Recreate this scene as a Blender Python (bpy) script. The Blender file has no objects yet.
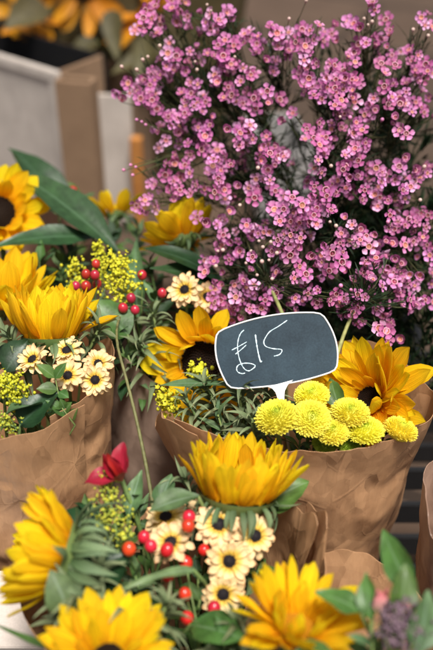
import bpy, math, random
import numpy as np
from mathutils import Vector, Matrix, noise, Quaternion
R = math.radians
rnd = random.Random(7)
S = bpy.context.scene
COL = S.collection

# ------------------------------------------------------------------ camera, sky, sun, exposure
PITCH = R(35)
FPX = 903.0                                   # focal length in pixels of the 433x650 photograph (50 mm on 36 mm)
CAM = Vector((0, 0, 1.0))
FWD = Vector((0, math.cos(PITCH), -math.sin(PITCH)))
UPV = Vector((0, math.sin(PITCH), math.cos(PITCH)))
RGT = Vector((1, 0, 0))
cd = bpy.data.cameras.new("camera")
cam = bpy.data.objects.new("camera", cd)
COL.objects.link(cam)
cam.location = CAM
cam.rotation_euler = (R(90) - PITCH, 0, 0)
cd.lens = 50
cd.sensor_width = 36
cd.clip_end = 100
cd.clip_start = 0.02
cd.dof.use_dof = True
cd.dof.focus_distance = 0.895
cd.dof.aperture_fstop = 2.9
cd.dof.aperture_blades = 9
S.camera = cam

W = bpy.data.worlds.new("World")
S.world = W
W.use_nodes = True
wn = W.node_tree.nodes
wl = W.node_tree.links
bg = wn["Background"]
sky = wn.new("ShaderNodeTexSky")
sky.sky_type = 'NISHITA'
sky.sun_disc = False
SUN_EL, SUN_AZ = R(58), R(-35)                 # azimuth from +Y towards +X, the sun is behind the camera's shoulder
sky.sun_elevation = SUN_EL
sky.air_density = 1.0
sky.dust_density = 5.0
sky.ozone_density = 0.6
hs = wn.new("ShaderNodeHueSaturation")        # an overcast sky is white rather than blue
hs.inputs["Saturation"].default_value = 0.32
wl.new(sky.outputs[0], hs.inputs["Color"])
wl.new(hs.outputs[0], bg.inputs[0])
bg.inputs[1].default_value = 0.052
sd = bpy.data.lights.new("sun", 'SUN')
sd.energy = 2.9
sd.angle = R(14)
sd.color = (1.0, 0.95, 0.88)
sun = bpy.data.objects.new("sun", sd)
COL.objects.link(sun)
SD = Vector((0.12, -0.33, 0.90)).normalized()   # direction towards the sun
sun.rotation_euler = SD.to_track_quat('Z', 'Y').to_euler()
sky.sun_rotation = math.atan2(SD.x, SD.y)
sky.sun_elevation = math.asin(SD.z)
S.view_settings.view_transform = 'Standard'
S.view_settings.look = 'None'
S.view_settings.gamma = 1
S.view_settings.exposure = 1.0
S.render.engine = 'CYCLES'
S.cycles.use_denoising = True
S.cycles.max_bounces = 8
S.cycles.diffuse_bounces = 4
S.cycles.transmission_bounces = 6
S.cycles.transparent_max_bounces = 8


# ------------------------------------------------------------------ helpers
def at(px, py, d):
    """the point at depth d metres on the sight line of a pixel of the 433x650 photograph"""
    return CAM + d * (FWD + RGT * ((px - 216.5) / FPX) + UPV * ((325 - py) / FPX))


def nd(r, u, b):
    """a direction: r to the right, u up the picture, b back towards the camera"""
    return (RGT * r + UPV * u - FWD * b).normalized()


def frame(p, n, roll=0.0):
    """matrix whose Z axis is n"""
    q = Vector(n).normalized().to_track_quat('Z', 'Y')
    return Matrix.Translation(p) @ q.to_matrix().to_4x4() @ Matrix.Rotation(roll, 4, 'Z')


class MB:
    def __init__(s):
        s.v, s.f, s.uv, s.mi = [], [], [], []
        s.cur = 0

    def add(s, vs, fs, uvs=None, M=None):
        o = len(s.v)
        if M is not None:
            vs = [M @ Vector(v) for v in vs]
        s.v += [tuple(v) for v in vs]
        s.f += [tuple(i + o for i in f) for f in fs]
        s.uv += list(uvs) if uvs else [(0.5, 0.5)] * len(vs)
        s.mi += [s.cur] * len(fs)

    def mesh(s, name, *mats, smooth=True):
        me = bpy.data.meshes.new(name)
        me.from_pydata(s.v, [], s.f)
        uvl = me.uv_layers.new(name="UVMap")
        li = np.empty(len(me.loops), dtype=np.int32)
        me.loops.foreach_get("vertex_index", li)
        uvl.data.foreach_set("uv", np.array(s.uv, dtype=np.float32)[li].ravel())
        for m in mats:
            me.materials.append(m)
        me.polygons.foreach_set("material_index", s.mi)
        me.polygons.foreach_set("use_smooth", [smooth] * len(me.polygons))
        me.update()
        return me


def link(name, me, parent=None, M=None):
    o = bpy.data.objects.new(name, me)
    COL.objects.link(o)
    if parent is not None:
        o.parent = parent
        if M is not None:                     # M is given in world space
            o.matrix_basis = parent_world(parent).inverted() @ M
    elif M is not None:
        o.matrix_basis = M
    return o


def parent_world(o):
    m = o.matrix_basis.copy()
    while o.parent is not None:
        o = o.parent
        m = o.matrix_basis @ m
    return m


def thing(name, label, cat, loc, group=None):
    o = bpy.data.objects.new(name, None)
    o.empty_display_size = 0.02
    COL.objects.link(o)
    o.location = loc
    o.matrix_basis = Matrix.Translation(loc)
    return tag(o, label, cat, group)


def tag(o, label, cat, group=None):
    o["label"] = label
    o["category"] = cat
    if group:
        o["group"] = group
    return o


def grid(nu, nv, fn):
    vs, uvs, fs = [], [], []
    for j in range(nv + 1):
        for i in range(nu + 1):
            u, v = i / nu, j / nv
            vs.append(fn(u, v))
            uvs.append((u, v))
    for j in range(nv):
        for i in range(nu):
            a = j * (nu + 1) + i
            fs.append((a, a + 1, a + nu + 2, a + nu + 1))
    return vs, fs, uvs


def lerp_tab(tab, x):
    for (a, ya), (b, yb) in zip(tab, tab[1:]):
        if x <= b:
            t = (x - a) / (b - a) if b > a else 0
            t = max(0, min(1, t))
            t = t * t * (3 - 2 * t) * 0.5 + t * 0.5
            return ya + (yb - ya) * t
    return tab[-1][1]


def bezier(p0, p1, p2, n):
    return [p0 * (1 - t) ** 2 + p1 * 2 * t * (1 - t) + p2 * t * t for t in [i / n for i in range(n + 1)]]


def tube(mb, pts, r0, r1=None, sides=6, M=None, cap=True):
    r1 = r0 if r1 is None else r1
    n = len(pts)
    vs, fs, uvs = [], [], []
    ref = None
    for i, p in enumerate(pts):
        t = (pts[min(i + 1, n - 1)] - pts[max(i - 1, 0)])
        t = t.normalized() if t.length > 1e-9 else Vector((0, 0, 1))
        if ref is None:
            ref = t.orthogonal().normalized()
        ref = (ref - t * ref.dot(t))
        ref = ref.normalized() if ref.length > 1e-6 else t.orthogonal().normalized()
        b = t.cross(ref)
        r = r0 + (r1 - r0) * i / max(1, n - 1)
        for k in range(sides):
            a = 2 * math.pi * k / sides
            vs.append(p + (ref * math.cos(a) + b * math.sin(a)) * r)
            uvs.append((k / sides, i / max(1, n - 1)))
    for i in range(n - 1):
        for k in range(sides):
            a, b2 = i * sides + k, i * sides + (k + 1) % sides
            fs.append((a, b2, b2 + sides, a + sides))
    if cap:
        fs.append(tuple(range(sides))[::-1])
        fs.append(tuple(range((n - 1) * sides, n * sides)))
    mb.add(vs, fs, uvs, M)


def ball(mb, c, rx, ry=None, rz=None, nu=8, nv=6, M=None, bump=0.0):
    ry = rx if ry is None else ry
    rz = rx if rz is None else rz
    vs, fs, uvs = [], [], []
    vs.append(Vector((c[0], c[1], c[2] - rz)))
    uvs.append((0.5, 0))
    for j in range(1, nv):
        ph = -math.pi / 2 + math.pi * j / nv
        for i in range(nu):
            a = 2 * math.pi * i / nu
            k = 1 + (rnd.uniform(-bump, bump) if bump else 0)
            vs.append(Vector((c[0] + rx * k * math.cos(ph) * math.cos(a), c[1] + ry * k * math.cos(ph) * math.sin(a), c[2] + rz * k * math.sin(ph))))
            uvs.append((i / nu, j / nv))
    vs.append(Vector((c[0], c[1], c[2] + rz)))
    uvs.append((0.5, 1))
    top = len(vs) - 1
    for i in range(nu):
        fs.append((0, 1 + (i + 1) % nu, 1 + i))
        fs.append((top, 1 + (nv - 2) * nu + i, 1 + (nv - 2) * nu + (i + 1) % nu))
    for j in range(nv - 2):
        for i in range(nu):
            a, b = 1 + j * nu + i, 1 + j * nu + (i + 1) % nu
            fs.append((a, b, b + nu, a + nu))
    mb.add(vs, fs, uvs, M)


# ------------------------------------------------------------------ materials
def ramp(nt, stops):
    r = nt.nodes.new("ShaderNodeValToRGB")
    e = r.color_ramp.elements
    while len(e) < len(stops):
        e.new(0.5)
    for k, (p, c) in enumerate(stops):
        e[k].position = p
        e[k].color = (*c, 1)
    return r


def mat(name, stops, axis='v', rough=0.55, trans=0.0, tcol=None, streak=0.0, mottle=0.15, mscale=60, obj_var=0.12,
        hue_var=0.01, bump=0.0, bscale=300, spec=0.3, sheen=0.0, midrib=None, coat=0.0):
    """a procedural surface: pigment runs along the UV (v from base to tip, u across), with noise, streaks and per-object variation"""
    m = bpy.data.materials.new(name)
    m.use_nodes = True
    nt = m.node_tree
    N, L = nt.nodes, nt.links
    p = N["Principled BSDF"]
    out = N["Material Output"]
    uv = N.new("ShaderNodeUVMap")
    sep = N.new("ShaderNodeSeparateXYZ")
    L.new(uv.outputs[0], sep.inputs[0])
    oi = N.new("ShaderNodeObjectInfo")
    tc = N.new("ShaderNodeTexCoord")
    vadd = N.new("ShaderNodeVectorMath")
    vadd.operation = 'ADD'
    sc = N.new("ShaderNodeVectorMath")
    sc.operation = 'SCALE'
    sc.inputs[0].default_value = (13.1, 7.7, 5.3)
    L.new(oi.outputs["Random"], sc.inputs["Scale"])
    L.new(tc.outputs["Object"], vadd.inputs[0])
    L.new(sc.outputs[0], vadd.inputs[1])
    nz = N.new("ShaderNodeTexNoise")
    nz.inputs["Scale"].default_value = mscale
    nz.inputs["Detail"].default_value = 4
    L.new(vadd.outputs[0], nz.inputs["Vector"])
    rp = ramp(nt, stops)
    if axis == 'v':
        ad = N.new("ShaderNodeMath")
        ad.operation = 'MULTIPLY_ADD'
        L.new(nz.outputs["Fac"], ad.inputs[0])
        ad.inputs[1].default_value = 0.25
        sb = N.new("ShaderNodeMath")
        sb.operation = 'SUBTRACT'
        L.new(sep.outputs["Y"], sb.inputs[0])
        sb.inputs[1].default_value = 0.125
        L.new(sb.outputs[0], ad.inputs[2])
        L.new(ad.outputs[0], rp.inputs[0])
    else:
        L.new(nz.outputs["Fac"], rp.inputs[0])
    col = rp.outputs[0]

    def vmul(col, fac_socket, lo, hi):
        mr = N.new("ShaderNodeMapRange")
        mr.inputs["To Min"].default_value = lo
        mr.inputs["To Max"].default_value = hi
        L.new(fac_socket, mr.inputs["Value"])
        h = N.new("ShaderNodeHueSaturation")
        L.new(mr.outputs[0], h.inputs["Value"])
        L.new(col, h.inputs["Color"])
        return h.outputs[0], h
    if mottle:
        nz2 = N.new("ShaderNodeTexNoise")
        nz2.inputs["Scale"].default_value = mscale * 2.3
        nz2.inputs["Detail"].default_value = 5
        L.new(vadd.outputs[0], nz2.inputs["Vector"])
        mr0 = N.new("ShaderNodeMapRange")
        mr0.inputs["From Min"].default_value = 0.3
        mr0.inputs["From Max"].default_value = 0.7
        L.new(nz2.outputs["Fac"], mr0.inputs["Value"])
        col, _ = vmul(col, mr0.outputs[0], 1 - mottle, 1 + mottle)
    hgt = None
    if streak:
        mp = N.new("ShaderNodeCombineXYZ")
        mx = N.new("ShaderNodeMath")
        mx.operation = 'MULTIPLY'
        mx.inputs[1].default_value = 22
        L.new(sep.outputs["X"], mx.inputs[0])
        L.new(mx.outputs[0], mp.inputs[0])
        L.new(sep.outputs["Y"], mp.inputs[1])
        mz = N.new("ShaderNodeMath")
        mz.operation = 'MULTIPLY'
        mz.inputs[1].default_value = 50
        L.new(oi.outputs["Random"], mz.inputs[0])
        L.new(mz.outputs[0], mp.inputs[2])
        ns = N.new("ShaderNodeTexNoise")
        ns.inputs["Scale"].default_value = 1.0
        ns.inputs["Detail"].default_value = 3
        L.new(mp.outputs[0], ns.inputs["Vector"])
        mr1 = N.new("ShaderNodeMapRange")
        mr1.inputs["From Min"].default_value = 0.32
        mr1.inputs["From Max"].default_value = 0.68
        L.new(ns.outputs["Fac"], mr1.inputs["Value"])
        col, _ = vmul(col, mr1.outputs[0], 1 - streak, 1 + streak * 0.5)
        hgt = ns.outputs["Fac"]
    if midrib:
        ab = N.new("ShaderNodeMath")
        ab.operation = 'SUBTRACT'
        ab.inputs[1].default_value = 0.5
        L.new(sep.outputs["X"], ab.inputs[0])
        a2 = N.new("ShaderNodeMath")
        a2.operation = 'ABSOLUTE'
        L.new(ab.outputs[0], a2.inputs[0])
        mr2 = N.new("ShaderNodeMapRange")
        mr2.inputs["From Min"].default_value = 0.015
        mr2.inputs["From Max"].default_value = 0.06
        mr2.inputs["To Min"].default_value = 0.75
        mr2.inputs["To Max"].default_value = 0
        L.new(a2.outputs[0], mr2.inputs["Value"])
        # side veins: slanted bands
        wv = N.new("ShaderNodeMath")
        wv.operation = 'MULTIPLY_ADD'
        L.new(a2.outputs[0], wv.inputs[0])
        wv.inputs[1].default_value = -0.9
        L.new(sep.outputs["Y"], wv.inputs[2])
        w2 = N.new("ShaderNodeMath")
        w2.operation = 'MULTIPLY'
        w2.inputs[1].default_value = 47
        wn_ = N.new("ShaderNodeMath")
        wn_.operation = 'MULTIPLY_ADD'
        L.new(nz.outputs["Fac"], wn_.inputs[0])
        wn_.inputs[1].default_value = 0.10
        L.new(wv.outputs[0], wn_.inputs[2])
        L.new(wn_.outputs[0], w2.inputs[0])
        w3 = N.new("ShaderNodeMath")
        w3.operation = 'SINE'
        L.new(w2.outputs[0], w3.inputs[0])
        mr3 = N.new("ShaderNodeMapRange")
        mr3.inputs["From Min"].default_value = 0.8
        mr3.inputs["From Max"].default_value = 1.0
        mr3.inputs["To Min"].default_value = 0
        mr3.inputs["To Max"].default_value = 0.15
        L.new(w3.outputs[0], mr3.inputs["Value"])
        mxx = N.new("ShaderNodeMath")
        mxx.operation = 'MAXIMUM'
        L.new(mr2.outputs[0], mxx.inputs[0])
        L.new(mr3.outputs[0], mxx.inputs[1])
        mix = N.new("ShaderNodeMixRGB")
        L.new(mxx.outputs[0], mix.inputs[0])
        L.new(col, mix.inputs[1])
        mix.inputs[2].default_value = (*midrib, 1)
        col = mix.outputs[0]
    h = N.new("ShaderNodeHueSaturation")
    mrv = N.new("ShaderNodeMapRange")
    mrv.inputs["To Min"].default_value = 1 - obj_var
    mrv.inputs["To Max"].default_value = 1 + obj_var * 0.6
    L.new(oi.outputs["Random"], mrv.inputs["Value"])
    mrh = N.new("ShaderNodeMapRange")
    mrh.inputs["To Min"].default_value = 0.5 + hue_var
    mrh.inputs["To Max"].default_value = 0.5 - hue_var
    fr = N.new("ShaderNodeMath")
    fr.operation = 'MULTIPLY'
    fr.inputs[1].default_value = 7.13
    L.new(oi.outputs["Random"], fr.inputs[0])
    fr2 = N.new("ShaderNodeMath")
    fr2.operation = 'FRACT'
    L.new(fr.outputs[0], fr2.inputs[0])
    L.new(fr2.outputs[0], mrh.inputs["Value"])
    L.new(mrv.outputs[0], h.inputs["Value"])
    L.new(mrh.outputs[0], h.inputs["Hue"])
    L.new(col, h.inputs["Color"])
    col = h.outputs[0]
    L.new(col, p.inputs["Base Color"])
    p.inputs["Roughness"].default_value = rough
    p.inputs["Specular IOR Level"].default_value = spec
    if coat:
        p.inputs["Coat Weight"].default_value = coat
        p.inputs["Coat Roughness"].default_value = 0.12
    if sheen:
        p.inputs["Sheen Weight"].default_value = sheen
    if bump:
        bp = N.new("ShaderNodeBump")
        bp.inputs["Strength"].default_value = bump
        bp.inputs["Distance"].default_value = 0.001
        if hgt is None:
            nb = N.new("ShaderNodeTexNoise")
            nb.inputs["Scale"].default_value = bscale
            nb.inputs["Detail"].default_value = 4
            L.new(vadd.outputs[0], nb.inputs["Vector"])
            hgt = nb.outputs["Fac"]
        L.new(hgt, bp.inputs["Height"])
        L.new(bp.outputs[0], p.inputs["Normal"])
    if trans:
        tr = N.new("ShaderNodeBsdfTranslucent")
        if tcol:
            tr.inputs[0].default_value = (*tcol, 1)
        else:
            L.new(col, tr.inputs[0])
        ms = N.new("ShaderNodeMixShader")
        ms.inputs[0].default_value = trans
        L.new(p.outputs[0], ms.inputs[1])
        L.new(tr.outputs[0], ms.inputs[2])
        L.new(ms.outputs[0], out.inputs[0])
    return m


M_SUN = mat("sunflower_petal", [(0.0, (0.86, 0.38, 0.004)), (0.35, (0.94, 0.57, 0.006)), (1.0, (0.95, 0.67, 0.016))], rough=0.7, trans=0.45, streak=0.20, mottle=0.08, obj_var=0.14, hue_var=0.018, bump=0.9, spec=0.12)
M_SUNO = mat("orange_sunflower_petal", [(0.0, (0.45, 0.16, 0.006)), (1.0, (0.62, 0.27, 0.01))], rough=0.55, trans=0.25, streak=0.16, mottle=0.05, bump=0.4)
M_DISC = mat("seed_disc", [(0.3, (0.006, 0.0035, 0.0025)), (0.7, (0.024, 0.011, 0.006))], axis='n', rough=0.8, mscale=400, obj_var=0.1, spec=0.15)
M_BRACT = mat("bract_green", [(0.0, (0.065, 0.115, 0.040)), (1.0, (0.20, 0.27, 0.14))], rough=0.6, trans=0.15, streak=0.2, mottle=0.15, obj_var=0.25, hue_var=0.015, bump=0.4)
M_LEAF = mat("leaf_green", [(0.0, (0.042, 0.098, 0.020)), (1.0, (0.066, 0.140, 0.030))], rough=0.42, trans=0.14, mottle=0.34, mscale=38, obj_var=0.3, hue_var=0.02, midrib=(0.12, 0.2, 0.09), bump=0.35, bscale=160, spec=0.35)
M_LEAFD = mat("dark_leaf_green", [(0.0, (0.016, 0.042, 0.015)), (1.0, (0.024, 0.060, 0.020))], rough=0.4, trans=0.1, mottle=0.32, mscale=38, obj_var=0.3, hue_var=0.02, midrib=(0.05, 0.1, 0.05), bump=0.35, bscale=160, spec=0.35)
M_LEAFG = mat("grey_leaf_green", [(0.0, (0.065, 0.122, 0.045)), (1.0, (0.110, 0.180, 0.072))], rough=0.5, trans=0.12, mottle=0.32, mscale=38, obj_var=0.25, hue_var=0.02, midrib=(0.18, 0.26, 0.17), bump=0.25)
M_LEAFO = mat("dull_olive_leaf", [(0.0, (0.05, 0.042, 0.016)), (1.0, (0.075, 0.065, 0.022))], rough=0.6, trans=0.1, mottle=0.25, mscale=30, obj_var=0.2)
M_STEM = mat("stem_green", [(0.0, (0.10, 0.15, 0.04)), (1.0, (0.14, 0.20, 0.06))], rough=0.55, mottle=0.2, mscale=120, obj_var=0.25, hue_var=0.02)
M_LSTALK = mat("olive_stalk", [(0.0, (0.12, 0.12, 0.045)), (1.0, (0.16, 0.155, 0.06))], rough=0.6, mottle=0.25, mscale=90)
M_TWIG = mat("twig_brown", [(0.0, (0.05, 0.045, 0.02)), (1.0, (0.075, 0.085, 0.03))], rough=0.65, mottle=0.3, mscale=150, obj_var=0.25, hue_var=0.02)
M_PALESTEM = mat("pale_stem", [(0.0, (0.22, 0.24, 0.08)), (1.0, (0.28, 0.27, 0.10))], rough=0.55, mottle=0.25, mscale=90, obj_var=0.1)
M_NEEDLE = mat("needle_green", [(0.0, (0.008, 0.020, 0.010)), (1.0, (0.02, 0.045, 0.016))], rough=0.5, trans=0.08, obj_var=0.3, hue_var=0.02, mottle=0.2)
M_DAISY = mat("cream_daisy_petal", [(0.0, (0.78, 0.46, 0.04)), (0.30, (0.82, 0.54, 0.11)), (0.55, (0.88, 0.68, 0.37)), (0.85, (0.87, 0.62, 0.35)), (1.0, (0.78, 0.40, 0.17))], rough=0.55, trans=0.2, streak=0.12, mottle=0.1, mscale=110, obj_var=0.08, hue_var=0.008, bump=0.4)
M_DDISC = mat("daisy_disc", [(0.3, (0.006, 0.005, 0.007)), (0.7, (0.025, 0.018, 0.02))], axis='n', rough=0.7, mscale=700, obj_var=0.1)
M_POM = mat("pompom_petal", [(0.0, (0.50, 0.60, 0.05)), (0.20, (0.78, 0.76, 0.07)), (0.45, (0.90, 0.82, 0.09)), (1.0, (0.90, 0.80, 0.11))], rough=0.55, trans=0.2, mottle=0.08, mscale=90, obj_var=0.12, hue_var=0.008)
M_POMG = mat("green_pompom_petal", [(0.0, (0.30, 0.48, 0.05)), (1.0, (0.50, 0.62, 0.07))], rough=0.55, trans=0.2, mottle=0.1, obj_var=0.1, hue_var=0.01)
M_GOLD = mat("goldenrod_floret", [(0.0, (0.42, 0.44, 0.03)), (1.0, (0.72, 0.60, 0.03))], axis='n', mscale=250, rough=0.6, trans=0.15, obj_var=0.1, hue_var=0.015)
M_GOLDG = mat("young_goldenrod_floret", [(0.35, (0.24, 0.32, 0.05)), (0.65, (0.62, 0.57, 0.05))], axis='n', mscale=200, rough=0.6, trans=0.15, obj_var=0.1, hue_var=0.015)
M_BERRY = mat("red_berry", [(0.0, (0.50, 0.03, 0.015)), (0.6, (0.58, 0.016, 0.014)), (1.0, (0.40, 0.012, 0.012))], rough=0.28, mottle=0.12, mscale=120, obj_var=0.2, hue_var=0.012, spec=0.5, coat=0.35)
M_BERRYC = mat("crimson_berry", [(0.0, (0.45, 0.03, 0.04)), (1.0, (0.36, 0.012, 0.03))], rough=0.3, mottle=0.12, mscale=120, obj_var=0.2, hue_var=0.012, spec=0.5, coat=0.3)
M_RED = mat("red_lily_petal", [(0.0, (0.42, 0.16, 0.10)), (0.25, (0.32, 0.012, 0.014)), (0.8, (0.27, 0.007, 0.010)), (1.0, (0.19, 0.005, 0.008))], rough=0.45, trans=0.05, streak=0.35, mottle=0.15, obj_var=0.15, bump=0.3)
M_PINKBUD = mat("pink_bud", [(0.0, (0.30, 0.36, 0.16)), (0.5, (0.58, 0.30, 0.28)), (1.0, (0.62, 0.16, 0.20))], rough=0.5, trans=0.1, mottle=0.1)
M_MAUVE = mat("dusty_mauve_floret", [(0.3, (0.10, 0.065, 0.085)), (0.7, (0.20, 0.13, 0.16))], axis='n', mscale=180, rough=0.8, obj_var=0.1)
M_WAX = [mat("wax_petal_%s" % n, s, rough=0.5, trans=0.22, mottle=0.1, mscale=180, obj_var=0.22, hue_var=0.015)
         for n, s in (("pink", [(0.0, (0.42, 0.09, 0.24)), (0.4, (0.55, 0.19, 0.40)), (1.0, (0.66, 0.30, 0.54))]),
                      ("magenta", [(0.0, (0.30, 0.045, 0.15)), (0.4, (0.44, 0.11, 0.28)), (1.0, (0.55, 0.19, 0.40))]),
                      ("pale", [(0.0, (0.54, 0.17, 0.34)), (0.4, (0.66, 0.32, 0.53)), (1.0, (0.76, 0.46, 0.67))]))]
M_CUPR = mat("wax_cup_rim", [(0.0, (0.48, 0.10, 0.24)), (0.8, (0.58, 0.20, 0.34)), (1.0, (0.70, 0.34, 0.45))], rough=0.45, mottle=0.1, obj_var=0.15)
M_CUPD = mat("wax_cup_red", [(0.0, (0.10, 0.012, 0.02)), (1.0, (0.26, 0.02, 0.06))], rough=0.35, mottle=0.15, obj_var=0.3)
M_CUPO = mat("wax_cup_peach", [(0.0, (0.36, 0.10, 0.05)), (1.0, (0.50, 0.14, 0.14))], rough=0.4, mottle=0.15, obj_var=0.3, hue_var=0.02)
M_STYLE = mat("wax_style", [(0.0, (0.75, 0.55, 0.45)), (1.0, (0.85, 0.7, 0.55))], rough=0.5)
M_BUDW = mat("pale_wax_bud", [(0.0, (0.36, 0.24, 0.16)), (0.5, (0.55, 0.38, 0.33)), (1.0, (0.60, 0.42, 0.38))], rough=0.4, mottle=0.08, obj_var=0.12)
M_BUDP = mat("pink_wax_bud", [(0.0, (0.35, 0.10, 0.16)), (1.0, (0.66, 0.25, 0.46))], rough=0.4, mottle=0.08, obj_var=0.15)


def paper_mat(name, c0, c1, bump=0.6, trans=0.06, rough=0.55, fscale=1.0):
    m = bpy.data.materials.new(name)
    m.use_nodes = True
    nt = m.node_tree
    N, L = nt.nodes, nt.links
    p = N["Principled BSDF"]
    tc = N.new("ShaderNodeTexCoord")
    n1 = N.new("ShaderNodeTexNoise")
    n1.inputs["Scale"].default_value = 14 * fscale
    n1.inputs["Detail"].default_value = 8
    n1.inputs["Roughness"].default_value = 0.65
    L.new(tc.outputs["Object"], n1.inputs["Vector"])
    mp = N.new("ShaderNodeMapping")
    mp.inputs["Scale"].default_value = (500, 500, 60)
    L.new(tc.outputs["Object"], mp.inputs[0])
    n2 = N.new("ShaderNodeTexNoise")
    n2.inputs["Scale"].default_value = 1.0
    n2.inputs["Detail"].default_value = 3
    L.new(mp.outputs[0], n2.inputs["Vector"])
    mx = N.new("ShaderNodeMath")
    mx.operation = 'MULTIPLY_ADD'
    L.new(n2.outputs["Fac"], mx.inputs[0])
    mx.inputs[1].default_value = 0.35
    s0 = N.new("ShaderNodeMath")
    s0.operation = 'SUBTRACT'
    L.new(n1.outputs["Fac"], s0.inputs[0])
    s0.inputs[1].default_value = 0.17
    L.new(s0.outputs[0], mx.inputs[2])
    rp = ramp(nt, [(0.3, c0), (0.7, c1)])
    L.new(mx.outputs[0], rp.inputs[0])
    L.new(rp.outputs[0], p.inputs["Base Color"])
    p.inputs["Roughness"].default_value = rough
    p.inputs["Specular IOR Level"].default_value = 0.35
    # creases: gently tilted facets of a warped voronoi pattern, with a sharp raised line along some of their edges
    def math_(op, a, b):
        q = N.new("ShaderNodeMath")
        q.operation = op
        for k_, v_ in enumerate((a, b)):
            if isinstance(v_, (int, float)):
                q.inputs[k_].default_value = v_
            else:
                L.new(v_, q.inputs[k_])
        return q.outputs[0]
    hs_ = []
    for scl, slope, line in ((14, 0.25, 0.0005), (40, 0.22, 0.00022), (105, 0.10, 0.0)):
        st_ = N.new("ShaderNodeMapping")
        st_.inputs["Scale"].default_value = (1.15, 1.15, 0.7)
        st_.inputs["Rotation"].default_value = (0.5, 0.35, scl)
        L.new(tc.outputs["Object"], st_.inputs[0])
        nn = N.new("ShaderNodeTexNoise")
        nn.inputs["Scale"].default_value = scl * 0.35
        L.new(st_.outputs[0], nn.inputs["Vector"])
        am = N.new("ShaderNodeVectorMath")
        am.operation = 'MULTIPLY_ADD'
        L.new(nn.outputs["Color"], am.inputs[0])
        am.inputs[1].default_value = (1.1 / scl,) * 3
        L.new(st_.outputs[0], am.inputs[2])
        vo = N.new("ShaderNodeTexVoronoi")
        vo.inputs["Scale"].default_value = scl
        L.new(am.outputs[0], vo.inputs["Vector"])
        df = N.new("ShaderNodeVectorMath")
        df.operation = 'SUBTRACT'
        L.new(am.outputs[0], df.inputs[0])
        L.new(vo.outputs["Position"], df.inputs[1])
        cc = N.new("ShaderNodeVectorMath")
        cc.operation = 'SUBTRACT'
        L.new(vo.outputs["Color"], cc.inputs[0])
        cc.inputs[1].default_value = (0.5, 0.5, 0.5)
        dt = N.new("ShaderNodeVectorMath")
        dt.operation = 'DOT_PRODUCT'
        L.new(df.outputs[0], dt.inputs[0])
        L.new(cc.outputs[0], dt.inputs[1])
        hh = math_('MULTIPLY', dt.outputs["Value"], slope)
        if line:
            ve = N.new("ShaderNodeTexVoronoi")
            ve.feature = 'DISTANCE_TO_EDGE'
            ve.inputs["Scale"].default_value = scl
            L.new(am.outputs[0], ve.inputs["Vector"])
            ed = N.new("ShaderNodeMapRange")
            ed.inputs["From Min"].default_value = 0.0
            ed.inputs["From Max"].default_value = 0.035
            ed.inputs["To Min"].default_value = 1.0
            ed.inputs["To Max"].default_value = 0.0
            L.new(ve.outputs["Distance"], ed.inputs["Value"])
            mk = N.new("ShaderNodeTexNoise")
            mk.inputs["Scale"].default_value = scl * 0.6
            L.new(tc.outputs["Object"], mk.inputs["Vector"])
            mr_ = N.new("ShaderNodeMapRange")
            mr_.inputs["From Min"].default_value = 0.45
            mr_.inputs["From Max"].default_value = 0.65
            mr_.inputs["To Max"].default_value = line
            L.new(mk.outputs["Fac"], mr_.inputs["Value"])
            hh = math_('ADD', hh, math_('MULTIPLY', ed.outputs[0], mr_.outputs[0]))
        hs_.append(hh)
    soft = N.new("ShaderNodeTexNoise")
    soft.inputs["Scale"].default_value = 9
    soft.inputs["Detail"].default_value = 2
    L.new(tc.outputs["Object"], soft.inputs["Vector"])
    tot = math_('ADD', math_('ADD', hs_[0], hs_[1]), math_('ADD', hs_[2], math_('MULTIPLY', soft.outputs["Fac"], 0.006)))
    ad2 = N.new("ShaderNodeMath")
    ad2.operation = 'MULTIPLY_ADD'
    L.new(n2.outputs["Fac"], ad2.inputs[0])
    ad2.inputs[1].default_value = 0.00012
    L.new(tot, ad2.inputs[2])
    bp = N.new("ShaderNodeBump")
    bp.inputs["Strength"].default_value = bump
    bp.inputs["Distance"].default_value = 1.0
    L.new(ad2.outputs[0], bp.inputs["Height"])
    L.new(bp.outputs[0], p.inputs["Normal"])
    if trans:
        tr = N.new("ShaderNodeBsdfTranslucent")
        L.new(rp.outputs[0], tr.inputs[0])
        ms = N.new("ShaderNodeMixShader")
        ms.inputs[0].default_value = trans
        L.new(p.outputs[0], ms.inputs[1])
        L.new(tr.outputs[0], ms.inputs[2])
        L.new(ms.outputs[0], N["Material Output"].inputs[0])
    return m


M_KRAFT = paper_mat("kraft_paper", (0.46, 0.250, 0.128), (0.56, 0.325, 0.172), bump=0.72, rough=0.35)
M_KRAFTP = paper_mat("pinkish_kraft_paper", (0.34, 0.21, 0.15), (0.44, 0.28, 0.20), bump=0.72, rough=0.35)
M_KRAFTD = paper_mat("dull_kraft_paper", (0.27, 0.185, 0.140), (0.36, 0.250, 0.19), bump=0.72, rough=0.35)  # kraft paper in a duller, darker tone
M_CARD = paper_mat("brown_cardboard", (0.20, 0.125, 0.075), (0.26, 0.165, 0.10), bump=0.06, trans=0, rough=0.8)
M_WHITEB = paper_mat("white_box_board", (0.44, 0.39, 0.35), (0.58, 0.52, 0.47), bump=0.15, trans=0, rough=0.6)
M_GREYB = paper_mat("grey_box_board", (0.26, 0.25, 0.245), (0.34, 0.33, 0.32), bump=0.05, trans=0, rough=0.6)
M_WOODO = paper_mat("orange_wood", (0.36, 0.14, 0.035), (0.50, 0.22, 0.06), bump=0.1, trans=0, rough=0.6)
M_OLIVE = paper_mat("olive_film", (0.05, 0.04, 0.018), (0.10, 0.075, 0.035), bump=0.4, trans=0.15, rough=0.4)
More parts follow.
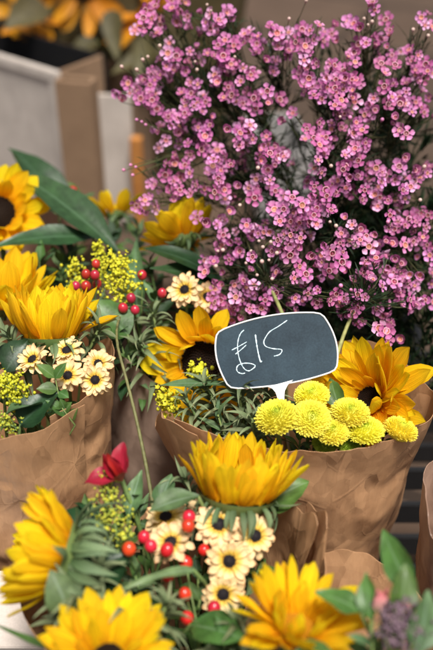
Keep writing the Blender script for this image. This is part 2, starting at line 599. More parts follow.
M_GROUND = paper_mat("brown_paving", (0.052, 0.032, 0.021), (0.078, 0.050, 0.034), bump=0.3, trans=0, rough=0.85, fscale=0.4)
M_BLACK = paper_mat("black_plastic", (0.010, 0.010, 0.011), (0.016, 0.016, 0.017), bump=0.05, trans=0, rough=0.4)
M_SLATE = paper_mat("slate_board", (0.004, 0.013, 0.022), (0.022, 0.044, 0.062), bump=0.0, trans=0, rough=0.6, fscale=1.6)
M_SLATE.node_tree.nodes["Principled BSDF"].inputs["Specular IOR Level"].default_value = 0.22
M_WHITEP = paper_mat("white_plastic", (0.74, 0.74, 0.74), (0.80, 0.80, 0.80), bump=0.02, trans=0, rough=0.4)
M_CHALK = paper_mat("chalk", (0.34, 0.48, 0.54), (0.66, 0.78, 0.82), bump=0.1, trans=0, rough=0.9, fscale=30)

# ------------------------------------------------------------------ the setting
_nt = M_GROUND.node_tree
_p = _nt.nodes["Principled BSDF"]
_src = _p.inputs["Base Color"].links[0].from_socket
_tc = _nt.nodes.new("ShaderNodeTexCoord")
_mp = _nt.nodes.new("ShaderNodeMapping")
_mp.inputs["Rotation"].default_value = (0, 0, R(28))
_br = _nt.nodes.new("ShaderNodeTexBrick")
_br.inputs["Scale"].default_value = 1.0
_br.inputs["Brick Width"].default_value = 0.75
_br.inputs["Row Height"].default_value = 0.5
_br.inputs["Mortar Size"].default_value = 0.014
_br.inputs["Color1"].default_value = (1.12, 1.08, 1.04, 1)
_br.inputs["Color2"].default_value = (0.80, 0.80, 0.80, 1)
_br.inputs["Mortar"].default_value = (0.35, 0.33, 0.31, 1)
_mu = _nt.nodes.new("ShaderNodeMixRGB")
_mu.blend_type = 'MULTIPLY'
_mu.inputs[0].default_value = 1.0
_nt.links.new(_tc.outputs["Object"], _mp.inputs[0])
_nt.links.new(_mp.outputs[0], _br.inputs["Vector"])
_nt.links.new(_src, _mu.inputs[1])
_nt.links.new(_br.outputs["Color"], _mu.inputs[2])
_nt.links.new(_mu.outputs[0], _p.inputs["Base Color"])
gm = MB()
gm.add(*grid(40, 40, lambda u, v: Vector(((u - 0.5) * 60, -8 + v * 60, 0))))
g = link("ground", gm.mesh("ground", M_GROUND))
g["kind"] = "structure"


# ------------------------------------------------------------------ paper wraps
def hsh(i, j, k):
    v = math.sin(i * 127.1 + j * 311.7 + k * 74.7) * 43758.5453
    return v - math.floor(v)


def facet(x, y, k):
    """flat triangular facets with sharp creases: heights on a skewed grid, interpolated linearly"""
    sk = (x + y) * 0.36602540378
    i, j = math.floor(x + sk), math.floor(y + sk)
    fx, fy = x + sk - i, y + sk - j
    if fx > fy:
        return hsh(i, j, k) * (1 - fx) + hsh(i + 1, j, k) * (fx - fy) + hsh(i + 1, j + 1, k) * fy
    return hsh(i, j, k) * (1 - fy) + hsh(i, j + 1, k) * (fy - fx) + hsh(i + 1, j + 1, k) * fx


def wrap(label, base, r0, top, rx, ry, rim=(), rad=(), seam=-60, mat_=None, crumple=0.0105, seed=0, overlap=0.25, nt_=240, nv=76, name="paper_wrap"):
    """an open cone of crumpled paper: rim = (degrees, dz) and rad = (degrees, factor) shape its mouth (0 = +X, 90 = away from the camera)"""
    off = Vector((seed * 3.7, seed * 1.9, seed * 5.1))
    base = Vector(base)
    top = Vector(top)
    root = thing(name, label, "paper wrap", base, "brown paper wraps around the bouquets")

    def cyc(tab, deg, dflt):
        if not tab:
            return dflt
        t = sorted(tab)
        t = [(t[-1][0] - 360, t[-1][1])] + t + [(t[0][0] + 360, t[0][1])]
        d = deg % 360
        if d < t[0][0]:
            d += 360
        for (a, ya), (b, yb) in zip(t, t[1:]):
            if a <= d <= b:
                k = (d - a) / max(1e-6, b - a)
                k = k * k * (3 - 2 * k)
                return ya + (yb - ya) * k
        return dflt

    def pos(u, v):
        th = R(seam) + u * (2 * math.pi + overlap)
        deg = math.degrees(th)
        c, s = math.cos(th), math.sin(th)
        ctr = base.lerp(top, v)
        prof = v ** 0.95
        k = 1 + (cyc(rad, deg, 1.0) - 1) * v
        ax = (r0 + (rx - r0) * prof) * k + 0.005 * (u - 0.5) * 2
        ay = (r0 + (ry - r0) * prof) * k + 0.005 * (u - 0.5) * 2
        p = ctr + Vector((ax * c, ay * s, 0))
        p.z += cyc(rim, deg, 0.0) * v ** 2
        # soft pleats running down to the tied base
        q = Vector((c * 1.6, s * 1.6, v * 0.5)) + off
        pl = noise.noise(q * 1.1) * 0.004 * (0.4 + v)
        pl += (1 - abs(noise.noise(Vector((c * 4, s * 4, v * 0.8)) + off))) * 0.0015
        # crumples: flat facets of three sizes between sharp creases, stronger in some places
        a_ = u * 2 * math.pi * rx * 0.8
        h_ = v * 0.42
        wq = Vector((c * 2.1, s * 2.1, v * 3)) + off
        w1 = noise.noise_vector(wq) * 0.030 + noise.noise_vector(wq * 3.1) * 0.006
        X, Y = a_ + w1.x, h_ + w1.y
        amt = 0.45 + 0.9 * max(0, noise.noise(wq * 0.9 + Vector((9, 2, 4))) + 0.25)
        cr = (facet(X / 0.055, Y / 0.085, seed + 0.3) - 0.5) * crumple * 1.1
        cr += (facet((X * 0.8 + Y * 0.6) / 0.024, (Y * 0.8 - X * 0.6) / 0.036, seed + 5.1) - 0.5) * crumple * 0.42 * amt
        cr += (facet((X * 0.6 - Y * 0.8) / 0.011, (Y * 0.6 + X * 0.8) / 0.014, seed + 8.7) - 0.5) * crumple * 0.13 * amt
        edge = noise.noise(Vector((c * 5, s * 5, 3.3)) + off) * 0.0035 * v ** 6 + ((facet(a_ / 0.028, 0.3, seed + 2) - .5) * 0.006 + (facet(a_ / 0.009, 0.3, seed + 4) - .5) * 0.0022) * v ** 10
        n = Vector((c, s, 0.25))
        p += n * (pl + cr * (1 - 0.6 * v ** 5) - 0.002)
        p.z += edge
        return p
    mb = MB()
    mb.add(*grid(nt_, nv, pos))
    o = link("sheet", mb.mesh("sheet", mat_ or M_KRAFT), root, Matrix.Identity(4))
    sol = o.modifiers.new("thickness", 'SOLIDIFY')
    sol.thickness = 0.0004
    es = o.modifiers.new("crisp_edge", 'EDGE_SPLIT')
    es.split_angle = R(50)
    return root


WA = wrap("brown paper cone holding the yellow pompoms and the price sign", (0.115, 0.735, 0.0), 0.055, (0.082, 0.712, 0.424), 0.140, 0.098,
          rim=((10, -0.008), (50, 0.0), (90, -0.02), (130, -0.07), (180, -0.05), (205, 0.002), (222, 0.016), (240, 0.004), (262, 0.0), (300, -0.003)), rad=((0, 1.0), (200, 1.02), (218, 1.10), (240, 1.03), (270, 0.99)), seam=215, seed=1)
WB = wrap("brown paper cone around the front bouquet with cream daisies and red berries", (-0.03, 0.54, 0.0), 0.055, (-0.04, 0.53, 0.385), 0.132, 0.12,
          rim=((-25, -0.01), (6, 0.036), (20, 0.012), (40, -0.01), (90, -0.06), (150, -0.05), (200, -0.02), (270, -0.01)), seam=2, seed=2, overlap=0.4)
WC = wrap("brown paper cone with a vertical fold around the cream daisies under an upright sunflower", (-0.20, 0.73, 0.0), 0.05, (-0.213, 0.735, 0.435), 0.112, 0.112,
          rim=((0, 0.012), (45, 0.0), (90, -0.02), (200, 0.0), (270, 0.002), (320, 0.012)), seam=-58, seed=3, overlap=0.3)
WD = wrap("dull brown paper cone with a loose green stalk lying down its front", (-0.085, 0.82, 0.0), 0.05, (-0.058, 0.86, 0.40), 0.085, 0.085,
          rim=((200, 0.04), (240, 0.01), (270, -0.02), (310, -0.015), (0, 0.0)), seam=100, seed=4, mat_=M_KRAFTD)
WE = wrap("pale crumpled paper wrap behind the sunflowers by the large leaves", (-0.30, 1.12, 0.0), 0.05, (-0.27, 1.07, 0.385), 0.12, 0.11,
          rim=((300, 0.015), (0, 0.03), (60, 0.0), (180, 0.0)), seam=120, seed=5, mat_=M_KRAFTP)
WG = wrap("brown paper cone around the leafy lily buds with a fuzzy mauve spray", (0.12, 0.45, 0.0), 0.05, (0.115, 0.475, 0.315), 0.085, 0.095,
          rim=((60, 0.03), (100, 0.032), (140, 0.02), (270, -0.03)), seam=290, seed=6)
WH = wrap("pinkish brown paper cone half cut off beside the lily leaves", (0.27, 0.62, 0.0), 0.05, (0.272, 0.580, 0.385), 0.085, 0.085,
          rim=((180, 0.012), (200, 0.0), (90, 0.0)), seam=20, seed=8, mat_=M_KRAFTP)

# ------------------------------------------------------------------ leaf and petal shapes
SUNP = [(0, .40), (.12, .60), (.36, .95), (.6, 1.0), (.8, .85), (.92, .50), (1, .06)]
LEAFP = [(0, .05), (.1, .35), (.3, .9), (.45, 1.0), (.7, .72), (.9, .25), (1, .02)]
HEARTP = [(0, .1), (.06, .55), (.2, .95), (.35, 1.0), (.65, .7), (.88, .28), (1, .02)]
LANCEP = [(0, .3), (.15, .75), (.35, 1.0), (.65, .6), (.88, .22), (1, .02)]
ROUNDP = [(0, .30), (.2, .52), (.5, .90), (.72, 1.0), (.9, .78), (.97, .45), (1, .15)]
PADDLEP = [(0, .35), (.2, .55), (.45, .95), (.65, 1.0), (.85, .78), (.96, .4), (1, .12)]


def blade(L_, W_, prof, nu=4, nv=8, curl=0.0, curl0=0.0, cup=0.0, ridge=0.0, wave=0.0, twist=0.0, seed=0, bend=0.0):
    """a petal or leaf along +Y with its face to +Z"""
    r = random.Random(seed)
    ph = r.uniform(0, 6.28)
    pts = [Vector((0, 0, 0))]
    ang = curl0
    n = nv
    for j in range(n):
        ang = curl0 + curl * (j + 0.5) / n
        pts.append(pts[-1] + Vector((0, math.cos(ang), math.sin(ang))) * (L_ / n))

    def fn(u, v):
        j = min(n, int(round(v * n)))
        p = pts[j]
        a = curl0 + curl * v
        nrm = Vector((0, -math.sin(a), math.cos(a)))
        s = (u - 0.5) * 2
        w = lerp_tab(prof, v) * W_ * 0.5
        x = s * w
        h = cup * (s * s) * w + ridge * math.cos(s * math.pi * 2) * (0.3 + 0.7 * math.sin(math.pi * min(1, v * 1.05)))
        h += wave * math.sin(v * 9 + ph + s * 1.5) * abs(s)
        tw = twist * v
        q = p + Vector((1, 0, 0)) * (x * math.cos(tw) + bend * v * v) + nrm * (h + x * math.sin(tw))
        return q
    return grid(nu, nv, fn)


def blade_mesh(name, m, *a, **k):
    mb = MB()
    mb.add(*blade(*a, **k))
    return mb.mesh(name, m)


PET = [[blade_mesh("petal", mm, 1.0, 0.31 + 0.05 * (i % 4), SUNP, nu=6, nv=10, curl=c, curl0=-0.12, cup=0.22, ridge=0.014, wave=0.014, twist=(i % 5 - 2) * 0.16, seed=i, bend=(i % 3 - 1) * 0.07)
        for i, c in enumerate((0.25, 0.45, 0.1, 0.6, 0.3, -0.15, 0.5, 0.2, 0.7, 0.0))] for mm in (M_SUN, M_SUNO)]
BRACT = [blade_mesh("bract", M_BRACT, 1.0, 0.22, LANCEP, nu=4, nv=8, curl=c, curl0=0.1, cup=0.35, twist=t, seed=i, bend=b)
         for i, (c, t, b) in enumerate(((-1.6, 0.3, 0.1), (-2.3, -0.4, -0.1), (-0.9, 0.6, 0.15), (0.6, -0.3, -0.1), (-2.9, 0.2, 0.0)))]


M_SPIKE = mat("pale_spiky_leaf", [(0.0, (0.085, 0.125, 0.050)), (1.0, (0.24, 0.28, 0.145))], rough=0.6, trans=0.15, streak=0.2, mottle=0.12, obj_var=0.25, hue_var=0.015, bump=0.4)
SPIKE = [blade_mesh("leaf", M_SPIKE, 1.0, 0.15, LANCEP, nu=4, nv=10, curl=c, curl0=c0, cup=0.4, twist=t, seed=i, bend=b)
         for i, (c, c0, t, b) in enumerate(((-1.7, .3, 0.3, 0.1), (-2.4, .4, -0.4, -0.1), (-1.3, .2, 0.6, 0.15), (-2.9, .5, -0.3, -0.15), (-1.0, .1, .8, .1)))]


def disc_mesh(name, m, n, dome, flor):
    """a dome of florets laid out in sunflower spirals, radius 1"""
    mb = MB()
    mb.add(*[*grid(20, 6, lambda u, v: Vector((v * math.cos(u * 6.2832), v * math.sin(u * 6.2832), dome * (1 - v * v) - 0.02)))])
    for k in range(n):
        r = math.sqrt((k + 0.5) / n)
        a = k * 2.39996
        z = dome * (1 - r * r)
        s = flor * (0.7 + 0.5 * r)
        ball(mb, (r * math.cos(a), r * math.sin(a), z), s, s, s * 1.6, nu=5, nv=4)
    # closed underside
    mb.add(*grid(20, 3, lambda u, v: Vector((v * math.cos(-u * 6.2832), v * math.sin(-u * 6.2832), -0.28 * (1 - v ** 3) - 0.02))))
    return mb.mesh(name, m)


DISC = disc_mesh("disc", M_DISC, 240, 0.22, 0.055)
DISC_O = DISC.copy()
DISC_O.materials.clear()
DISC_O.materials.append(mat("young_orange_disc", [(0.3, (0.30, 0.11, 0.006)), (0.7, (0.55, 0.24, 0.01))], axis='n', rough=0.8, mscale=400, spec=0.1))
RECEPT = MB()
RECEPT.add(*grid(18, 6, lambda u, v: Vector(((0.18 + 0.87 * v ** 0.6) * math.cos(u * 6.2832), (0.18 + 0.87 * v ** 0.6) * math.sin(u * 6.2832), -0.62 + 0.6 * v ** 1.6))))
RECEPT = RECEPT.mesh("receptacle", M_STEM)


def stem_mesh(p0, p1, axis, r0, r1, m, sag=0.35, n=10, name="stem", sides=7):
    """a stalk from p0 up to p1, arriving along axis"""
    d = (p1 - p0).length
    mid = p1 - axis * d * sag * 0.4 + (p0 - p1) * 0.25
    mb = MB()
    pts = [q - p0 for q in bezier(p0, mid, p1, n)]
    tube(mb, pts, r0, r1, sides)
    return mb.mesh(name, m)


BASES = {'A': (0.115, 0.735), 'B': (-0.03, 0.54), 'C': (-0.20, 0.73), 'D': (-0.085, 0.82), 'E': (-0.30, 1.12), 'G': (0.12, 0.45), 'W': (0.16, 1.0), 'F': (-0.28, 2.35)}


def base_of(b, z=0.012):
    x, y = BASES[b]
    a = rnd.uniform(0, 6.28)
    r = rnd.uniform(0, 0.025)
    return Vector((x + r * math.cos(a), y + r * math.sin(a), z))


SUNG = "sunflowers in the bouquets"


def sunflower(label, b, px, py, d, N, L_, rd, rows, nb=18, bl=0.026, orange=0, half=None, stem_r=0.0045, bract_tilt=(-35, 15), wf=1.0, warm=False, seed=0):
    """rows: (count, tilt from the disc plane in degrees, length factor)"""
    r = random.Random(seed + 100)
    P = at(px, py, d)
    F = frame(P, N, r.uniform(0, 6.28))
    ax = Vector(N).normalized()
    base = base_of(b)
    t = thing("sunflower", label, "sunflower", base, SUNG)
    link("disc", DISC_O if warm else DISC, t, F @ Matrix.Scale(rd * (0.84 if rd > .0255 and rows[0][1] > 40 else 0.97), 4))
    link("receptacle", RECEPT, t, F @ Matrix.Scale(rd * 0.98, 4) @ Matrix.Translation((0, 0, -0.03)))
    for (n, tilt, lf) in rows:
        a0 = r.uniform(0, 6.28)
        for k in range(n):
            a = a0 + 2 * math.pi * (k + r.uniform(-0.28, 0.28)) / n
            tl = R(tilt + r.uniform(-11, 11))
            s = L_ * lf * r.uniform(0.86, 1.1)
            M = F @ Matrix.Rotation(a, 4, 'Z') @ Matrix.Translation((0, rd * 0.92, -0.002 + r.uniform(-0.002, 0.001))) @ Matrix.Rotation(tl, 4, 'X') @ Matrix.Rotation(r.uniform(-0.25, 0.25), 4, 'Y') @ Matrix.Rotation(r.uniform(-0.14, 0.14), 4, 'Z') @ Matrix.Diagonal((s * wf * r.uniform(0.85, 1.12), s, s, 1))
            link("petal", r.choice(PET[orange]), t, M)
    for k in range(nb):
        a = 2 * math.pi * (k + r.uniform(-0.35, 0.35)) / nb
        s = bl * r.uniform(0.75, 1.25)
        M = F @ Matrix.Rotation(a, 4, 'Z') @ Matrix.Translation((0, rd * 0.85, -0.005 - 0.003 * (k % 2))) @ Matrix.Rotation(R(r.uniform(*bract_tilt)), 4, 'X') @ Matrix.Rotation(r.uniform(-0.3, 0.3), 4, 'Y') @ Matrix.Scale(s, 4)
        link("bract", r.choice(BRACT), t, M)
    p1 = P - ax * rd * 0.5
    link("stem", stem_mesh(base, p1, ax, stem_r, stem_r * 1.05, M_STEM), t, Matrix.Translation(base))
    return t


def leaf_thing(label, b, p0, tip, W_, up, m=None, prof=LEAFP, curl=-0.5, cup=0.3, wave=0.002, seed=0, name="leaf_stalk", twist=0.0, base=None, nu=8, nv=16):
    """one big leaf with its own stalk: from p0 (its foot) to tip, both points; up = the way its face looks"""
    base = base_of(b) if base is None else base
    t = thing(name, label, "leaf", base, "large leaves among the flowers")
    y = (tip - p0)
    L_ = y.length
    y = y.normalized()
    z = (Vector(up) - y * Vector(up).dot(y)).normalized()
    x = y.cross(z)
    M = Matrix(((x.x, y.x, z.x, p0.x), (x.y, y.y, z.y, p0.y), (x.z, y.z, z.z, p0.z), (0, 0, 0, 1)))
    # a blade with curl c pitched so that its chord runs along +Y
    link("leaf", blade_mesh("leaf", m or M_LEAF, L_ * (1 + 0.04 * curl * curl), W_, prof, nu=nu, nv=nv, curl=curl, curl0=-curl / 2, cup=cup, wave=wave, twist=twist, seed=seed), t, M)
    link("stem", stem_mesh(base, p0 + y * L_ * 0.02, y, 0.002, 0.0016, M_STEM, sag=0.3), t, Matrix.Translation(base))
    return t


# ------------------------------------------------------------------ sunflowers
sunflower("upright cup shaped sunflower with its petals closed above the front cream daisies", 'B', 238, 490, 0.80, nd(0.10, .95, .16), 0.044, 0.035, ((26, 66, 1.0), (25, 78, 1.0), (22, 84, 0.95)), seed=1, nb=32, bract_tilt=(-60, -10), wf=0.82)
sunflower("sunflower seen side-on with its petals fanned out and its green back showing", 'B', 60, 556, 0.735, nd(-.92, .30, .12), 0.044, 0.029, ((25, 58, 1.0), (24, 72, 1.0), (18, 44, 0.95)), seed=2, nb=48, bl=0.040, bract_tilt=(-75, 15), wf=0.8)
sunflower("sunflower low at the front edge with its dark eye peeping through ragged inner petals", 'B', 108, 657, 0.665, nd(0.02, .80, .55), 0.045, 0.012, ((24, 16, 1.0), (22, 34, 0.9), (18, 62, 0.62)), seed=3, nb=36, bl=0.038, bract_tilt=(-45, 10), wf=0.8)
sunflower("sunflower turned up beside the leafy lily buds with no dark eye showing", 'G', 297, 628, 0.69, nd(.16, .85, .40), 0.044, 0.015, ((17, 26, 1.0), (17, 42, 1.0), (15, 66, 0.7), (10, 80, 0.55)), seed=4, nb=16, wf=0.75, warm=True)
sunflower("wide open sunflower behind the yellow pompoms with long petals against the brown paper", 'A', 369, 400, 0.918, nd(-.60, .34, .72), 0.058, 0.0145, ((24, 14, 1.0), (22, 30, 0.98), (17, 54, 0.82), (8, 76, .55)), seed=5, nb=16, wf=1.0)
sunflower("sunflower with a large dark disc facing out beside the price sign", 'D', 203, 363, 0.985, nd(-.22, -.05, .92), 0.047, 0.025, ((15, 18, 1.0), (15, 38, 0.95), (11, 72, 0.78)), seed=6, nb=16, wf=1.15)
sunflower("upright sunflower with closed petals rising over the cream daisies in the folded paper", 'C', 50, 334, 0.925, nd(.0, .97, .12), 0.050, 0.029, ((24, 70, 1.0), (22, 80, 1.0), (18, 86, 1.0), (6, 45, .95)), seed=7, nb=32, bract_tilt=(-50, 5), wf=0.85)
sunflower("sunflower with a dark heart under the tip of the biggest leaf", 'E', -2, 212, 1.13, nd(.25, .25, .93), 0.050, 0.022, ((14, 16, 1.0), (13, 36, 0.9), (10, 66, .8)), seed=8, nb=14, wf=1.25)
sunflower("blurred cup shaped sunflower half hidden behind the upright sunflower of the folded paper", 'E', 2, 302, 1.02, nd(.08, .92, .35), 0.058, 0.023, ((20, 45, 1.0), (18, 62, 1.0)), seed=9, nb=16)
sunflower("sunflower turned away just under the wax flowers with a few broad petals showing", 'D', 183, 240, 1.10, nd(-.35, .75, -.35), 0.046, 0.018, ((12, 32, 1.0), (10, 50, 1.0)), seed=10, nb=14, wf=1.25)
sunflower("small ragged sunflower far back in front of the white box", 'E', 116, 214, 1.25, nd(-.1, .75, -.2), 0.036, 0.014, ((7, 40, 1.0), (4, 60, 0.9)), seed=11, nb=12, wf=1.2)
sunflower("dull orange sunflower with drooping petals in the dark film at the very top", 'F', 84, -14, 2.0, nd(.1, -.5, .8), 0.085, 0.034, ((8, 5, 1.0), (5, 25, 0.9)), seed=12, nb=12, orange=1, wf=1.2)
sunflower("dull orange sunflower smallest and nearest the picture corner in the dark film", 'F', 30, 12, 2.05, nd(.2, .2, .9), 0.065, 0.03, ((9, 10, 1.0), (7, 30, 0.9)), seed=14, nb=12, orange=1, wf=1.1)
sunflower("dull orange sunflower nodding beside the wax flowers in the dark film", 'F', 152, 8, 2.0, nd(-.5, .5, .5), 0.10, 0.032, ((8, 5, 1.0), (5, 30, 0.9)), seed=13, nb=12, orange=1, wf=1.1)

# ------------------------------------------------------------------ cream daisies
dm = []
for k in range(4):
    mb = MB()
    rr = random.Random(k)
    for ring, (n, r0_, ln, tl) in enumerate(((15, 0.22, 0.80, 8), (13, 0.22, 0.66, 22))):
        for i in range(n):
            a = 2 * math.pi * (i + 0.5 * ring + rr.uniform(-0.18, 0.18)) / n
            L_ = ln * rr.uniform(0.8, 1.1)
            M = Matrix.Rotation(a, 4, 'Z') @ Matrix.Translation((0, r0_, 0.02 + 0.04 * ring)) @ Matrix.Rotation(R(tl + rr.uniform(-16, 12)), 4, 'X') @ Matrix.Rotation(rr.uniform(-0.25, 0.25), 4, 'Y')
            mb.add(*blade(L_, 0.33 * rr.uniform(0.8, 1.15), ROUNDP, nu=4, nv=6, curl=rr.uniform(-1.0, 0.5), cup=0.3, ridge=0.025, wave=0.02, seed=k * 50 + i), M=M)
    dm.append(mb.mesh("petal_ring", M_DAISY))
M_RING = mat("pollen_ring", [(0.3, (0.20, 0.09, 0.015)), (0.7, (0.46, 0.26, 0.03))], axis='n', rough=0.8, mscale=500, spec=0.1)
ring = MB()
for i in range(44):
    a, q = i * 2.39996, 0.25 + 0.09 * (i % 5) / 4
    ball(ring, (q * math.cos(a), q * math.sin(a), 0.05), 0.03, 0.03, 0.055, 5, 4)
RINGM = ring.mesh("pollen_ring", M_RING)
DDISC = disc_mesh("eye", M_DDISC, 90, 0.55, 0.1)
CAL = MB()
for i in range(12):
    CAL.add(*blade(0.42, 0.14, LANCEP, nu=2, nv=4, curl=0.9, curl0=0.1, cup=0.3, seed=i), M=Matrix.Rotation(i * 0.5236, 4, 'Z') @ Matrix.Translation((0, 0.04, -0.16)))
ball(CAL, (0, 0, -0.08), 0.24, 0.24, 0.14, 10, 6)
CAL = CAL.mesh("calyx", M_BRACT)


def daisy(label, b, px, py, d, N, r, k=0):
    P = at(px, py, d)
    F = frame(P, N, rnd.uniform(0, 6.28)) @ Matrix.Scale(r, 4)
    base = base_of(b)
    t = thing("daisy", label, "daisy", base, "cream daisies with black eyes")
    link("petal_ring", dm[k % 4], t, F)
    link("pollen_ring", RINGM, t, F @ Matrix.Translation((0, 0, 0.02)))
    link("eye", DDISC, t, F @ Matrix.Translation((0, 0, 0.06)) @ Matrix.Scale(0.265, 4))
    link("calyx", CAL, t, F)
    ax = Vector(N).normalized()
    link("stem", stem_mesh(base, P - ax * r * 0.2, ax, 0.002, 0.0016, M_STEM), t, Matrix.Translation(base))


for k, (lab, b, px, py, d, N, r) in enumerate((
    ("cream daisy nearest the upright front sunflower, topmost of the front cluster", 'B', 219, 525, 0.775, (.05, .5, .8), 0.0195),
    ("cream daisy on the outer side of the front cluster next to the brown paper flap", 'B', 255, 536, 0.775, (.4, .35, .8), 0.0175),
    ("cream daisy facing out in the middle of the front cluster", 'B', 229, 561, 0.765, (.15, .25, .95), 0.0185),
    ("lowest cream daisy of the front cluster with a red berry under it", 'B', 223, 594, 0.76, (.05, -.1, 1), 0.0175),
    ("cream daisy beside the shiny trio of red berries", 'B', 171, 543, 0.765, (-.15, .55, .75), 0.0190),
    ("cream daisy half covered by the grey green leaf", 'B', 166, 518, 0.79, (-.25, .75, .55), 0.0185),
    ("cream daisy tucked behind the two red berries under the front sunflower", 'B', 210, 506, 0.80, (-.1, .75, .6), 0.0170),
    ("cream daisy at the outer end of the folded paper cluster", 'C', 33, 360, 0.885, (-.25, .55, .8), 0.0160),
    ("cream daisy directly under the upright sunflower of the folded paper", 'C', 67, 351, 0.90, (.0, .6, .8), 0.0172),
    ("cream daisy behind the small green leaflets in the folded paper", 'C', 68, 376, 0.875, (.1, .35, .9), 0.0168),
    ("cream daisy peeping out deepest in the corner of the folded paper", 'C', 98, 364, 0.90, (.4, .45, .8), 0.0150),
    ("cream daisy resting against the rim of the folded paper", 'C', 95, 380, 0.88, (.25, .15, .95), 0.0160),
    ("lone cream daisy above the sunflower with the large dark disc", 'D', 185, 290, 1.0, (-.1, .4, .9), 0.0190),
    ("cream daisy partly hidden behind the wax flowers and the lone daisy", 'D', 207, 297, 1.02, (.3, .4, .85), 0.0170),
)):
    daisy(lab, b, px, py, d, nd(N[0] + rnd.uniform(-.25, .25), N[1] + rnd.uniform(-.2, .2), N[2]), r * 1.13 * rnd.uniform(.94, 1.06), k)

# ------------------------------------------------------------------ yellow pompoms
pm = []
for var in range(3):
    mb = MB()
    rr = random.Random(40 + var)
    ball(mb, (0, 0, -0.05), 0.70, 0.70, 0.62, 16, 10)
    mb.uv = [(0.5, 0.6)] * len(mb.uv)
    n = 430
    for i in range(n):
        cz = 1 - 1.18 * (i + 0.5) / n
        th = i * 2.39996 + rr.uniform(-0.08, 0.08)
        sr = math.sqrt(max(0, 1 - cz * cz))
        dirv = Vector((sr * math.cos(th), sr * math.sin(th), cz))
        pol = math.acos(cz) / 2.1
        F = frame(Vector((0, 0, 0)), dirv)
        out = Vector((math.cos(th), math.sin(th), 0))
        # a spoon shaped ray: rises from the core and cups over towards the crown
        Ls = 0.40 * (0.55 + 0.45 * min(1, pol * 2.2)) * rr.uniform(0.9, 1.12)
        up = (dirv * 0.93 + out * 0.30 + Vector((rr.uniform(-.12, .12), rr.uniform(-.12, .12), rr.uniform(-.1, .1)))).normalized()
        z = (Vector((0, 0, 1)) - up * up.z)
        z = z.normalized() if z.length > 0.05 else up.orthogonal().normalized()
        x = up.cross(z)
        o = dirv * 0.60 * (0.93 if pol < .2 else 1)
        M = Matrix(((x.x, up.x, z.x, o.x), (x.y, up.y, z.y, o.y), (x.z, up.z, z.z, o.z * 0.95), (0, 0, 0, 1)))
        vs, fs, uvs = blade(Ls, 0.14 * rr.uniform(.85, 1.15), ROUNDP, nu=2, nv=4, curl=0.9, curl0=-0.1, cup=0.6, seed=i)
        mb.add(vs, fs, [(u, min(1, max(0, pol * 1.5 - 0.12 + 0.08 * v))) for u, v in uvs], M)
    pm.append(mb.mesh("petal_ball", M_POM))
pg = pm[2].copy()
pg.materials.clear()
pg.materials.append(M_POMG)


def pompom(label, px, py, d, N, r, k, green=False):
    P = at(px, py, d)
    ax = Vector(N).normalized()
    ax = (ax + Vector((rnd.uniform(-.2, .2), rnd.uniform(-.2, .2), rnd.uniform(-.1, .1)))).normalized()
    r *= rnd.uniform(.92, 1.1)
    F = frame(P, ax, rnd.uniform(0, 6.28)) @ Matrix.Diagonal((r * rnd.uniform(1.0, 1.08), r, r * rnd.uniform(0.62, 0.78), 1))
    base = base_of('A')
    t = thing("pompom_chrysanthemum", label, "chrysanthemum", base, "button chrysanthemums in the bouquet with the price sign")
    link("petal_ball", pg if green else pm[k % 3], t, F)
    link("calyx", CAL, t, F @ Matrix.Translation((0, 0, -0.45)) @ Matrix.Scale(1.3, 4))
    link("stem", stem_mesh(base, P - ax * r * 0.5, ax, 0.0022, 0.0018, M_STEM), t, Matrix.Translation(base))


for k, a in enumerate((
    ("big yellow pompom flower furthest from the sunflower, beside the foot of the price sign", 277, 419, 0.850, nd(-.12, .72, .62), 0.0235),
    ("big yellow pompom flower second from the foot of the sign", 311, 419, 0.850, nd(.1, .55, .75), 0.0215),
    ("yellow pompom flower behind the two big ones, touching the price sign's lower edge", 312, 397, 0.872, nd(.05, .85, .45), 0.0185),
    ("yellow pompom flower with a green eye right in front of the sunflower's petals", 350, 414, 0.860, nd(.05, .80, .55), 0.0180),
    ("yellow pompom flower low between two others, just above the green bud", 333, 433, 0.850, nd(-.1, .70, .6), 0.0165),
    ("yellow pompom flower in the middle of the row along the paper rim", 365, 432, 0.856, nd(.1, .80, .55), 0.0180),
    ("last yellow pompom flower of the row, under the tips of the sunflower", 400, 431, 0.866, nd(.3, .75, .5), 0.0185),
)):
    pompom(*a, k)
pompom("half open green pompom bud at the paper rim", 348, 444, 0.865, nd(.0, .8, .6), 0.0135, 2, True)
pompom("pale green pompom bud sunk deeper behind the paper rim", 325, 444, 0.87, nd(-.2, .8, .6), 0.0120, 2, True)

# ------------------------------------------------------------------ goldenrod plumes


